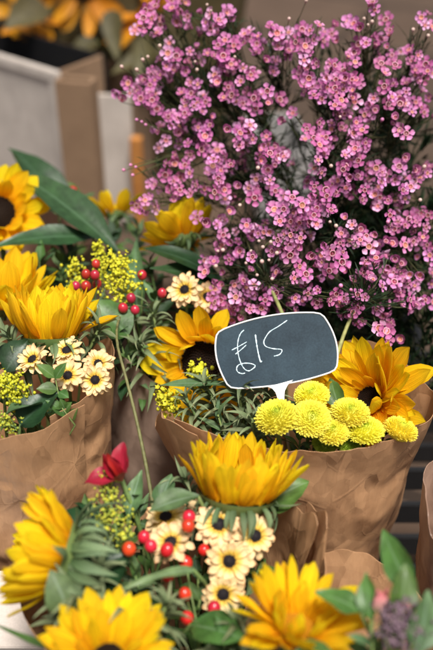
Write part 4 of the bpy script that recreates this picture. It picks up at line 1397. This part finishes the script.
def slab(mb, c, sx_, sy_, sz, rot=0.0, bev=0.002):
    M = Matrix.Translation(c) @ Matrix.Rotation(rot, 4, 'Z')
    x, y, z = sx_ / 2, sy_ / 2, sz / 2
    b = min(bev, x * .4, y * .4, z * .4)
    import bmesh
    bm = bmesh.new()
    bmesh.ops.create_cube(bm, size=1, matrix=Matrix.Diagonal((sx_, sy_, sz, 1)))
    bmesh.ops.bevel(bm, geom=bm.edges[:], offset=b, segments=2, affect='EDGES')
    bm.verts.index_update()
    mb.add([v.co.copy() for v in bm.verts], [[v.index for v in f.verts] for f in bm.faces], M=M)
    bm.free()


def carton(label, corner, rot, w, dp, h, mfront, mside, mback):
    """an open box; corner = the top of its near upright edge; the front runs to -x, the side to +y before rotation"""
    t = thing("carton", label, "box", Vector((corner.x, corner.y, 0)), "boxes standing behind the flowers")
    M = Matrix.Translation(Vector((corner.x, corner.y, 0))) @ Matrix.Rotation(rot, 4, 'Z')
    for nm, c, s, m in (("front_panel", (-w / 2, 0.004, h / 2), (w, 0.008, h), mfront), ("side_panel", (-0.0041, dp / 2 + 0.0085, h / 2), (0.008, dp - 0.001, h), mside),
                        ("side_panel", (-w + 0.004, dp / 2 + 0.0085, h / 2), (0.008, dp - 0.001, h), mback), ("back_panel", (-w / 2, dp + 0.0125, h / 2), (w, 0.008, h), mback), ("floor_panel", (-w / 2, dp / 2 + 0.008, 0.006), (w - 0.017, dp - 0.002, 0.008), mside)):
        mb = MB()
        slab(mb, Vector(c), *s)
        link(nm, mb.mesh(nm, m, smooth=False), t, M)
    return t


def frame_strips(t, corner, rot, w, h, m):
    mb = MB()
    for c, s_ in (((-w / 2, -0.0021, h - 0.012), (w - 0.004, 0.005, 0.020)), ((-0.014, -0.0021, h / 2 - 0.012), (0.022, 0.005, h - 0.026)), ((-w + 0.014, -0.0021, h / 2 - 0.012), (0.022, 0.005, h - 0.026))):
        slab(mb, Vector(c), *s_)
    link("front_frame", mb.mesh("front_frame", m, smooth=False), t, Matrix.Translation(Vector((corner.x, corner.y, 0))) @ Matrix.Rotation(rot, 4, 'Z'))


cA = at(58, 72, 1.80)
tA = carton("white fronted open box with a dark opening below the film wrapped flowers", cA, R(-38), 0.34, 0.12, cA.z, M_WHITEB, M_CARD, M_BLACK)  # black liner on back and far side, also puts the opening's shade into colour
frame_strips(tA, cA, R(-38), 0.34, cA.z, M_WHITEB)
cD = at(90, 84, 1.68)
carton("plain brown cardboard box standing against the white fronted box", cD, R(-14), 0.072, 0.022, cD.z, M_CARD, M_CARD, M_CARD)
cB = at(130, 96, 1.90)
t = carton("pale box with an orange wooden post at its corner, half behind the wax flowers", cB, R(-8), 0.10, 0.2, cB.z, M_WHITEB, M_CARD, M_CARD)
mb = MB()
slab(mb, Vector((0.012, -0.016, (cB.z - 0.085) / 2)), 0.024, 0.024, cB.z - 0.085)
link("corner_post", mb.mesh("corner_post", M_WOODO, smooth=False), t, Matrix.Translation(Vector((cB.x, cB.y, 0))) @ Matrix.Rotation(R(-8), 4, 'Z'))
cC = at(316, 150, 1.95)
carton("light grey box glimpsed through the wax flowers", cC, R(8), 0.12, 0.2, cC.z, M_GREYB, M_GREYB, M_GREYB)
cE = Vector((-0.165, 0.53, 0.25))
tE = carton("low white box at the foot of the folded paper", cE, R(0), 0.2, 0.07, 0.25, M_WHITEB, M_WHITEB, M_WHITEB)

mb = MB()
slab(mb, Vector((-0.1, 0.045, 0.2525)), 0.204, 0.092, 0.004)
link("lid", mb.mesh("lid", M_WHITEB, smooth=False), tE, Matrix.Translation(Vector((cE.x, cE.y, 0))))

# black bucket that holds the wax flowers
bx = Vector((0.16, 1.0, 0))
t = thing("flower_bucket", "black plastic bucket holding the tall wax flowers", "bucket", bx)
mb = MB()
pr = [(0.0, 0.004), (0.082, 0.004), (0.086, 0.010), (0.108, 0.285), (0.116, 0.287), (0.118, 0.293), (0.114, 0.298), (0.107, 0.296), (0.104, 0.285), (0.080, 0.014), (0.0, 0.014)]
mb.add(*grid(40, len(pr) - 1, lambda u, v: Vector((pr[int(round(v * 10))][0] * math.cos(u * 6.28319), pr[int(round(v * 10))][0] * math.sin(u * 6.28319), pr[int(round(v * 10))][1]))))
link("shell", mb.mesh("shell", M_BLACK), t, Matrix.Translation(bx))
mb = MB()
tube(mb, [Vector((0.119 * math.cos(a), -0.03 + 0.119 * math.sin(a) * 0.6 - 0.06, 0.27 - 0.10 * math.sin(a))) for a in [math.pi * i / 16 for i in range(17)]], 0.0025, sides=6)
link("handle", mb.mesh("handle", M_BLACK), t, Matrix.Translation(bx))

# black crate in the gap beside the big wrap
cx = Vector((0.33, 0.93, 0))
t = thing("plastic_crate", "black slatted plastic crate in the dark gap beside the big wrap", "crate", cx)
for nm, lst in (("side_panel", [((0, -0.12, 0.02 + k * 0.06), (0.24, 0.008, 0.035)) for k in range(4)]), ("side_panel", [((0, 0.12, 0.02 + k * 0.06), (0.24, 0.008, 0.035)) for k in range(4)]),
                ("end_panel", [((-0.12, 0, 0.02 + k * 0.06), (0.008, 0.23, 0.035)) for k in range(4)]), ("end_panel", [((0.12, 0, 0.02 + k * 0.06), (0.008, 0.23, 0.035)) for k in range(4)])):
    mb = MB()
    for c, s in lst:
        slab(mb, Vector(c), *s)
    link(nm, mb.mesh(nm, M_BLACK, smooth=False), t, Matrix.Translation(cx))
for x, y in ((-.12, -.12), (.12, -.12), (-.12, .12), (.12, .12)):
    mb = MB()
    slab(mb, Vector((x, y, 0.11)), 0.016, 0.016, 0.22)
    link("corner_post", mb.mesh("corner_post", M_BLACK, smooth=False), t, Matrix.Translation(cx))

# dark film wrap at the back with the orange sunflowers
wrap("dark olive film wrap far behind the white box", (-0.26, 2.35, 0.0), 0.28, (-0.24, 2.45, 0.62), 0.36, 0.3, rim=((270, -0.03), (90, 0.12)), seam=60, seed=11, mat_=M_OLIVE, crumple=0.012)
for k, a in enumerate((
    ("dark hanging leaf in front of the film beside the white box", at(112, 10, 1.98), at(118, 62, 1.95), .05),
    ("blurred dark leaf between the two orange sunflowers", at(95, 40, 1.98), at(70, 62, 1.95), .05),
    ("long dull leaf across the film under the nodding orange sunflower", at(185, 45, 2.0), at(110, 75, 1.95), .06),
    ("dull leaf hanging straight down between film and wax flowers", at(150, 30, 1.98), at(140, 92, 1.92), .05),
    ("blurred dull leaf at the top corner above the white box", at(45, 5, 2.0), at(5, 30, 1.95), .08),
)):
    leaf_thing(a[0], 'F', a[1], a[2], a[3], nd(rnd.uniform(-.3, .3), .3, .9), M_LEAFO, HEARTP, curl=-0.6, seed=k)

# ------------------------------------------------------------------ wax flowers
def wax_flower_mesh(m, k):
    """five separate round petals round a cup, radius about 1, facing +Z"""
    mb = MB()
    rr = random.Random(k + 70)
    op = (5, 25, 62)[k % 3]
    for i in range(5):
        a = i * 1.25664 + rr.uniform(-.09, .09)
        M = Matrix.Rotation(a, 4, 'Z') @ Matrix.Translation((0, 0.36, 0.02)) @ Matrix.Rotation(R(op + rr.uniform(-12, 12)), 4, 'X') @ Matrix.Rotation(rr.uniform(-.2, .2), 4, 'Y')
        mb.add(*blade(0.66 * rr.uniform(.92, 1.06), 0.74 * rr.uniform(.92, 1.1), PADDLEP, nu=4, nv=6, curl=0.5, curl0=-0.15, cup=0.30, wave=0.02, seed=i + k), M=M)
    return mb.mesh("flower", m)


def wax_cup_mesh(inner):
    mb = MB()
    # bell and rim
    pr = [(0.03, -0.62), (0.14, -0.60), (0.24, -0.40), (0.33, -0.12), (0.43, 0.05), (0.46, 0.10), (0.43, 0.13), (0.37, 0.10)]
    mb.cur = 0
    mb.add(*grid(14, len(pr) - 1, lambda u, v: Vector((pr[int(round(v * 7))][0] * (1 + .05 * math.cos(u * 31.4)) * math.cos(u * 6.28319), pr[int(round(v * 7))][0] * (1 + .05 * math.cos(u * 31.4)) * math.sin(u * 6.28319), pr[int(round(v * 7))][1]))))
    mb.cur = 1
    pr2 = [(0.37, 0.10), (0.31, 0.0), (0.22, -0.06), (0.10, -0.08), (0.0, -0.07)]
    mb.add(*grid(14, 4, lambda u, v: Vector((pr2[int(round(v * 4))][0] * math.cos(u * 6.28319), pr2[int(round(v * 4))][0] * math.sin(u * 6.28319), pr2[int(round(v * 4))][1]))))
    mb.cur = 2
    tube(mb, [Vector((0, 0, -0.08)), Vector((0.02, 0, 0.08)), Vector((0.03, 0.01, 0.2))], 0.03, 0.02, 5)
    for i in range(10):
        a = i * 0.628
        ball(mb, (0.33 * math.cos(a), 0.33 * math.sin(a), 0.08), 0.045, 0.045, 0.045, 5, 4)
    return mb.mesh("flower_cup", M_CUPR, inner, M_STYLE)


WF = [wax_flower_mesh(M_WAX[j], k) for j in range(3) for k in range(3)]
WC_ = [wax_cup_mesh(M_CUPD), wax_cup_mesh(M_CUPO)]
mb = MB()
ball(mb, (0, 0, 0.15), 0.5, 0.5, 0.55, 9, 7)
mb.add(*grid(8, 2, lambda u, v: Vector(((0.1 + 0.26 * v) * math.cos(u * 6.28319), (0.1 + 0.26 * v) * math.sin(u * 6.28319), -0.75 + 0.5 * v))))
WB_ = [mb.mesh("bud", M_BUDW)]
WB_.append(WB_[0].copy())
WB_[1].materials.clear()
WB_[1].materials.append(M_BUDP)

FL = """152,18 148,25 145,31 172,8 181,12 188,16 206,22 219,20 168,53 166,66 175,70 187,62 190,51 218,45 217,82 215,75 198,84 144,80 155,80 130,93 148,94 152,100 185,100 197,103 225,63
223,19 244,42 277,33 258,36 231,64 241,81 266,60 254,98 268,103 305,46 304,60 309,78 314,95 327,76 310,30 278,46 296,42 225,40 232,95
375,10 360,28 366,43 387,47 418,55 390,30 345,78 353,90 385,73 392,84 335,88 341,100 392,97 406,92 426,66 425,25 355,62 327,78 418,80 405,103
194,106 188,143 166,140 172,125 178,118 205,136 210,125 166,163 196,185 221,170 215,192 180,190 150,197 145,200 218,160 185,165
240,133 253,139 270,153 275,165 238,186 258,190 222,170 319,123 314,138 326,137 318,160 326,190 285,205 302,205 270,180 250,125
353,133 362,130 400,130 375,110 365,190 350,177 382,172 380,182 405,158 415,170 403,190 388,200 327,196 365,148 420,178 412,112 355,150 345,155 340,105
229,211 257,226 205,222 231,242 240,251 280,221 291,235 302,210 299,242 314,215 317,208 294,278 306,274 295,298 254,285 221,300 236,297 278,240 290,255
322,262 325,245 340,243 395,259 401,273 396,290 376,258 370,277 382,286 365,297 389,304 345,302 353,312 379,328 388,340 423,237 405,245 420,275 430,255 342,262 352,225 331,210
214,302 232,311 250,309 222,285 246,287 205,272 265,300 214,262 250,270 318,290 330,300 410,300 425,300 405,225 390,215 428,215 375,235 360,240"""
FL = [tuple(map(float, s.split(","))) for s in FL.split()]
BR = [  # tip, base kind, label
    (160, 22, "wax flower spray arching out alone in front of the dark film"),
    (208, 20, "wax flower spray standing up next to the lone arching one at the top edge"),
    (148, 88, "wax flower spray reaching furthest over the pale box, with white buds"),
    (212, 74, "loose wax flower spray behind the twig of white buds"),
    (185, 138, "dense wax flower spray beside the orange wooden post"),
    (160, 190, "drooping wax flower spray just above the half hidden yellow sunflower"),
    (262, 42, "wax flower spray against the plain brown ground beside the two at the top edge"),
    (250, 95, "wax flower spray just under the one against the plain brown ground"),
    (246, 148, "small wax flower spray in front of the grey box"),
    (216, 186, "wax flower spray hanging over the dark glossy leaves"),
    (220, 238, "thin wax flower spray with round pale buds above the lone daisy"),
    (308, 58, "wax flower spray high in the middle of the bunch with brown ground above it"),
    (318, 140, "wax flower spray in the very middle of the bunch beside the grey box"),
    (290, 225, "broad wax flower spray over the top edge of the price sign"),
    (230, 297, "low wax flower spray touching the top corner of the price sign"),
    (300, 285, "wax flower spray drooping on to the middle of the sign's top edge"),
    (365, 35, "tallest wax flower spray between the bunch's middle and the picture edge"),
    (350, 92, "packed wax flower spray in the thick upper part of the bunch"),
    (396, 88, "packed wax flower spray near the picture edge, high in the bunch"),
    (424, 45, "wax flower spray cut off by the picture edge near the top"),
    (365, 172, "wax flower spray halfway down between the bunch's middle and the picture edge"),
    (400, 130, "wax flower spray slightly above the halfway one and nearer the picture edge"),
    (412, 178, "wax flower spray with pale buds by the picture edge, mid height"),
    (328, 245, "wax flower spray half in shade above the sign's end"),
    (373, 285, "wax flower spray on the thick pale stalk that rises beside the sign"),
    (410, 260, "wax flower spray over the dark corner behind the open sunflower"),
    (382, 330, "lowest wax flower spray, shaded, just above the open sunflower"),
]
groups = {i: [] for i in range(len(BR))}
rw = random.Random(21)


def depth_of(x, y):
    """the bunch bulges towards the camera in its middle and lower part"""
    return 1.06 - 0.10 * math.exp(-((x - 330) / 120) ** 2) * (0.4 + 0.6 * min(1, y / 260)) - 0.02 * min(1, y / 300)


for (x, y) in FL:
    i = min(range(len(BR)), key=lambda k: (BR[k][0] - x) ** 2 + (BR[k][1] - y) ** 2)
    d = depth_of(x, y) + rw.uniform(-0.02, 0.015)
    groups[i].append((x, y, d, 0))
    # its mates in the same little cluster
    for _ in range(rw.choice((2, 3, 3, 4))):
        a = rw.uniform(0, 6.28)
        r_ = rw.uniform(7, 14)
        groups[i].append((x + r_ * math.cos(a), y + r_ * math.sin(a), d + rw.uniform(-0.004, 0.045), 1))
# flowers deeper inside the bunch, in the shade of the front ones
for _ in range(95):
    x, y = rw.uniform(150, 440), rw.uniform(20, 335)
    if y < 24 + max(0, 290 - x) * 0.12 or x < 150 + max(0, y - 200) * 0.55 or (y > 195 and x < 208) or (y > 285 and x > 400) or (238 < x < 302 and 52 < y < 118) or (378 < x < 398 and 120 < y < 170):
        continue
    i = min(range(len(BR)), key=lambda k: (BR[k][0] - x) ** 2 + (BR[k][1] - y) ** 2)
    d = depth_of(x, y) + rw.uniform(0.015, 0.09)
    for m_ in range(rw.choice((1, 2, 3))):
        if len(groups[i]) < 70:
            groups[i].append((x + (rw.uniform(-11, 11) if m_ else 0), y + (rw.uniform(-11, 11) if m_ else 0), d + rw.uniform(-.01, .01), 2))
WAXG = "wax flower sprays in the tall bunch"
BUDS = {10: [(251, 251), (246, 263), (257, 275), (218, 251), (223, 250), (216, 266)], 13: [(259, 241), (271, 242), (263, 247), (277, 253), (269, 260)], 15: [(272, 279), (262, 262)],
        2: [(148, 57), (143, 60), (137, 70), (122, 67), (195, 62), (197, 70)], 4: [(131, 165), (136, 167), (133, 175), (124, 170), (142, 122), (137, 120), (146, 125)], 16: [(364, 19), (368, 25), (372, 22)],
        19: [(428, 36), (413, 30)], 6: [(306, 1), (289, 19), (235, 57)], 22: [(424, 167), (413, 187), (420, 200)], 23: [(330, 222), (336, 226), (352, 240), (355, 246)], 24: [(341, 286), (351, 290), (349, 268)],
        25: [(419, 226), (410, 218), (388, 222)], 12: [(331, 166), (340, 117)], 8: [(258, 168), (240, 205)], 20: [(382, 120), (350, 118)], 0: [(160, 46), (211, 11), (207, 5)]}
for gi, (tx, ty, lab) in enumerate(BR):
    fl = groups[gi]
    front = gi in (24, 15)
    pts3 = [at(x, y, d) for x, y, d, _ in fl]
    cen3 = sum(pts3, Vector((0, 0, 0))) / len(pts3)
    if front:
        base = Vector((0.14, 0.80, 0.012)) if gi == 24 else Vector((0.10, 0.82, 0.012))
    else:
        a = rw.uniform(0, 6.28)
        base = Vector((0.16 + 0.05 * math.cos(a), 1.0 + 0.05 * math.sin(a), 0.016))
    t = thing("wax_flower_spray", lab, "wax flower", base, WAXG)
    # main stem passes a crown point low in the bunch, then heads for the spray
    if gi == 24:
        crown = at(335, 362, .935)
        end = at(363, 298, .955)
    elif gi == 15:
        crown = at(283, 315, .955)
        end = at(267, 280, .985)
    else:
        crown = Vector((0.16 + (cen3.x - 0.12) * 0.30, 1.0 + rw.uniform(-.02, .03), 0.42 + rw.uniform(-.02, .02)))
        if crown.z > cen3.z - 0.03:
            crown = Vector((crown.x, crown.y, cen3.z - 0.05))
        end = cen3 + Vector((0, 0.03, -0.008))
    main = bezier(base, base.lerp(crown, 0.5) + Vector((0, 0, 0.05)), crown, 5)[:-1]
    mid = crown.lerp(end, 0.5) + Vector((rw.uniform(-.012, .012), 0.03, 0.02 if not front else 0))
    upper = bezier(crown, mid, end, 10)
    mbs = MB()
    rs = 0.0024 if front else 0.0016
    tube(mbs, [p - base for p in main + upper], rs, rs * 0.55 if not front else rs * 0.8, 6)
    mbl = MB()
    mbw = MB()

    def needle(p, dirv, ln):
        dv = (dirv + Vector((rw.uniform(-.6, .6), rw.uniform(-.6, .6), rw.uniform(-.2, .7)))).normalized()
        sd_ = dv.orthogonal().normalized()
        sd_ = (sd_ * math.cos(rw.uniform(0, 3)) + dv.cross(sd_) * 0.5).normalized()
        w = 0.0007
        q = [p - sd_ * w * .5, p + sd_ * w * .5, p + dv * ln * .55 + sd_ * w + Vector((0, 0, ln * .06)), p + dv * ln * .55 - sd_ * w + Vector((0, 0, ln * .06)), p + dv * ln + Vector((0, 0, ln * .02))]
        mbl.add([v - base for v in q], [(0, 1, 2, 3), (3, 2, 4)], [(0, 0), (1, 0), (1, .5), (0, .5), (.5, 1)])

    # joints: side twigs leave the upper stem; flowers hang on them in small clusters
    for (x, y, d, lvl), P in zip(fl, pts3):
        j = min(range(3, len(upper) - 1), key=lambda k: (upper[k] - P).length + 0.3 * abs(k - 6) * 0.004)
        j = max(2, j - rw.choice((1, 2, 3))) if not front else len(upper) - 1 - rw.choice((0, 1, 2))
        tocam = (CAM - P).normalized()
        away = (P - upper[j]).normalized()
        N = (tocam * rw.uniform(.15, .8) + away * rw.uniform(.2, .7) + Vector((rw.uniform(-.75, .75), rw.uniform(-.4, .3), rw.uniform(-.25, .6)))).normalized()
        r_ = 0.0088 * rw.choice((rw.uniform(.62, .9), rw.uniform(.85, 1.2)))
        F = frame(P, N, rw.uniform(0, 6.28)) @ Matrix.Scale(r_, 4)
        old = rw.random() < 0.6
        kind = rw.choice((0, 0, 1, 2) if not old else (1, 1, 0))
        f = link("flower", WF[kind * 3 + rw.choice((0, 0, 1, 1, 2))], t, F)
        link("flower_cup", WC_[0 if old else 1], f, F @ Matrix.Scale(rw.uniform(.74, .92), 4))
        foot = P - N * r_ * 0.6
        tw_ = bezier(upper[j], upper[j].lerp(foot, 0.6) - N * 0.008 - Vector((0, 0, .004)), foot, 6)
        tube(mbw, [p - base for p in tw_], 0.00075, 0.0005, 4, cap=False)
        for _ in range(9):
            q = tw_[rw.randrange(1, 6)]
            needle(q, (foot - upper[j]).normalized() * 0.8, rw.uniform(.008, .019))
    for (x, y) in BUDS.get(gi, ()):
        P = at(x, y, depth_of(x, y) - 0.012 + rw.uniform(-.01, .01))
        j = min(range(3, len(upper)), key=lambda k: (upper[k] - P).length)
        j = max(2, j - 2) if not front else len(upper) - 2
        N = ((P - upper[j]).normalized() + Vector((0, -.2, .5))).normalized()
        r_ = 0.0042 * rw.uniform(.7, 1.15)
        link("bud", WB_[0] if gi not in (4, 25, 20, 24) else WB_[1], t, frame(P, N) @ Matrix.Scale(r_, 4))
        tw_ = bezier(upper[j], upper[j].lerp(P, .6) - N * .006, P - N * r_ * .7, 5)
        tube(mbw, [p - base for p in tw_], 0.0007, 0.00045, 4, cap=False)
        for _ in range(5):
            needle(tw_[rw.randrange(1, 5)], (P - upper[j]).normalized(), rw.uniform(.008, .018))
    for _ in range(70):                       # needles clothing the stem itself, and short leafy side shoots
        k = rw.randrange(0, len(upper))
        q = upper[k]
        o = Vector((rw.uniform(-1, 1), rw.uniform(-1, 1), rw.uniform(-.2, 1))).normalized()
        if front and k < 6:
            continue
        e = q + o * rw.uniform(.006, .035)
        tube(mbw, [q - base, q.lerp(e, .5) - base + Vector((0, 0, .002)), e - base], 0.0005, 0.0003, 3, cap=False)
        for _ in range(4):
            needle(q.lerp(e, rw.uniform(.2, 1)), o, rw.uniform(.010, .024))
    link("stem", mbs.mesh("stem", M_PALESTEM if front else M_TWIG), t, Matrix.Translation(base))
    tk = link("twigs", mbw.mesh("twigs", M_TWIG), t, Matrix.Translation(base))
    tk["kind"] = "stuff"
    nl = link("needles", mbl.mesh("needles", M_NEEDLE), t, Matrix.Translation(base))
    nl["kind"] = "stuff"

# dark leafy sprays that fill the shade behind the wax flowers
for k, (lab, px, py, d, tpx, tpy) in enumerate((
    ("shaded dark foliage spray behind the open sunflower at the picture edge", 425, 395, 1.08, 422, 215),
    ("shaded dark foliage spray behind the lowest wax flowers", 392, 400, 1.10, 385, 230),
    ("shaded dark foliage spray behind the sign", 330, 385, 1.09, 340, 215),
    ("shaded dark foliage spray deep in the bunch under the picture edge", 400, 330, 1.13, 405, 120),
    ("shaded dark foliage spray in the middle of the bunch", 350, 330, 1.13, 350, 100),
    ("shaded dark foliage spray leaning behind the low wax flowers and the lone daisy", 270, 380, 1.10, 235, 240),
)):
    a, b_ = at(px, py, d), at(tpx, tpy, d + 0.03)
    base = Vector((0.16 + rw.uniform(-.05, .05), 1.0 + rw.uniform(0, .05), 0.016))
    t = thing("foliage_spray", lab, "foliage spray", base, "shaded sprays behind the wax flowers")
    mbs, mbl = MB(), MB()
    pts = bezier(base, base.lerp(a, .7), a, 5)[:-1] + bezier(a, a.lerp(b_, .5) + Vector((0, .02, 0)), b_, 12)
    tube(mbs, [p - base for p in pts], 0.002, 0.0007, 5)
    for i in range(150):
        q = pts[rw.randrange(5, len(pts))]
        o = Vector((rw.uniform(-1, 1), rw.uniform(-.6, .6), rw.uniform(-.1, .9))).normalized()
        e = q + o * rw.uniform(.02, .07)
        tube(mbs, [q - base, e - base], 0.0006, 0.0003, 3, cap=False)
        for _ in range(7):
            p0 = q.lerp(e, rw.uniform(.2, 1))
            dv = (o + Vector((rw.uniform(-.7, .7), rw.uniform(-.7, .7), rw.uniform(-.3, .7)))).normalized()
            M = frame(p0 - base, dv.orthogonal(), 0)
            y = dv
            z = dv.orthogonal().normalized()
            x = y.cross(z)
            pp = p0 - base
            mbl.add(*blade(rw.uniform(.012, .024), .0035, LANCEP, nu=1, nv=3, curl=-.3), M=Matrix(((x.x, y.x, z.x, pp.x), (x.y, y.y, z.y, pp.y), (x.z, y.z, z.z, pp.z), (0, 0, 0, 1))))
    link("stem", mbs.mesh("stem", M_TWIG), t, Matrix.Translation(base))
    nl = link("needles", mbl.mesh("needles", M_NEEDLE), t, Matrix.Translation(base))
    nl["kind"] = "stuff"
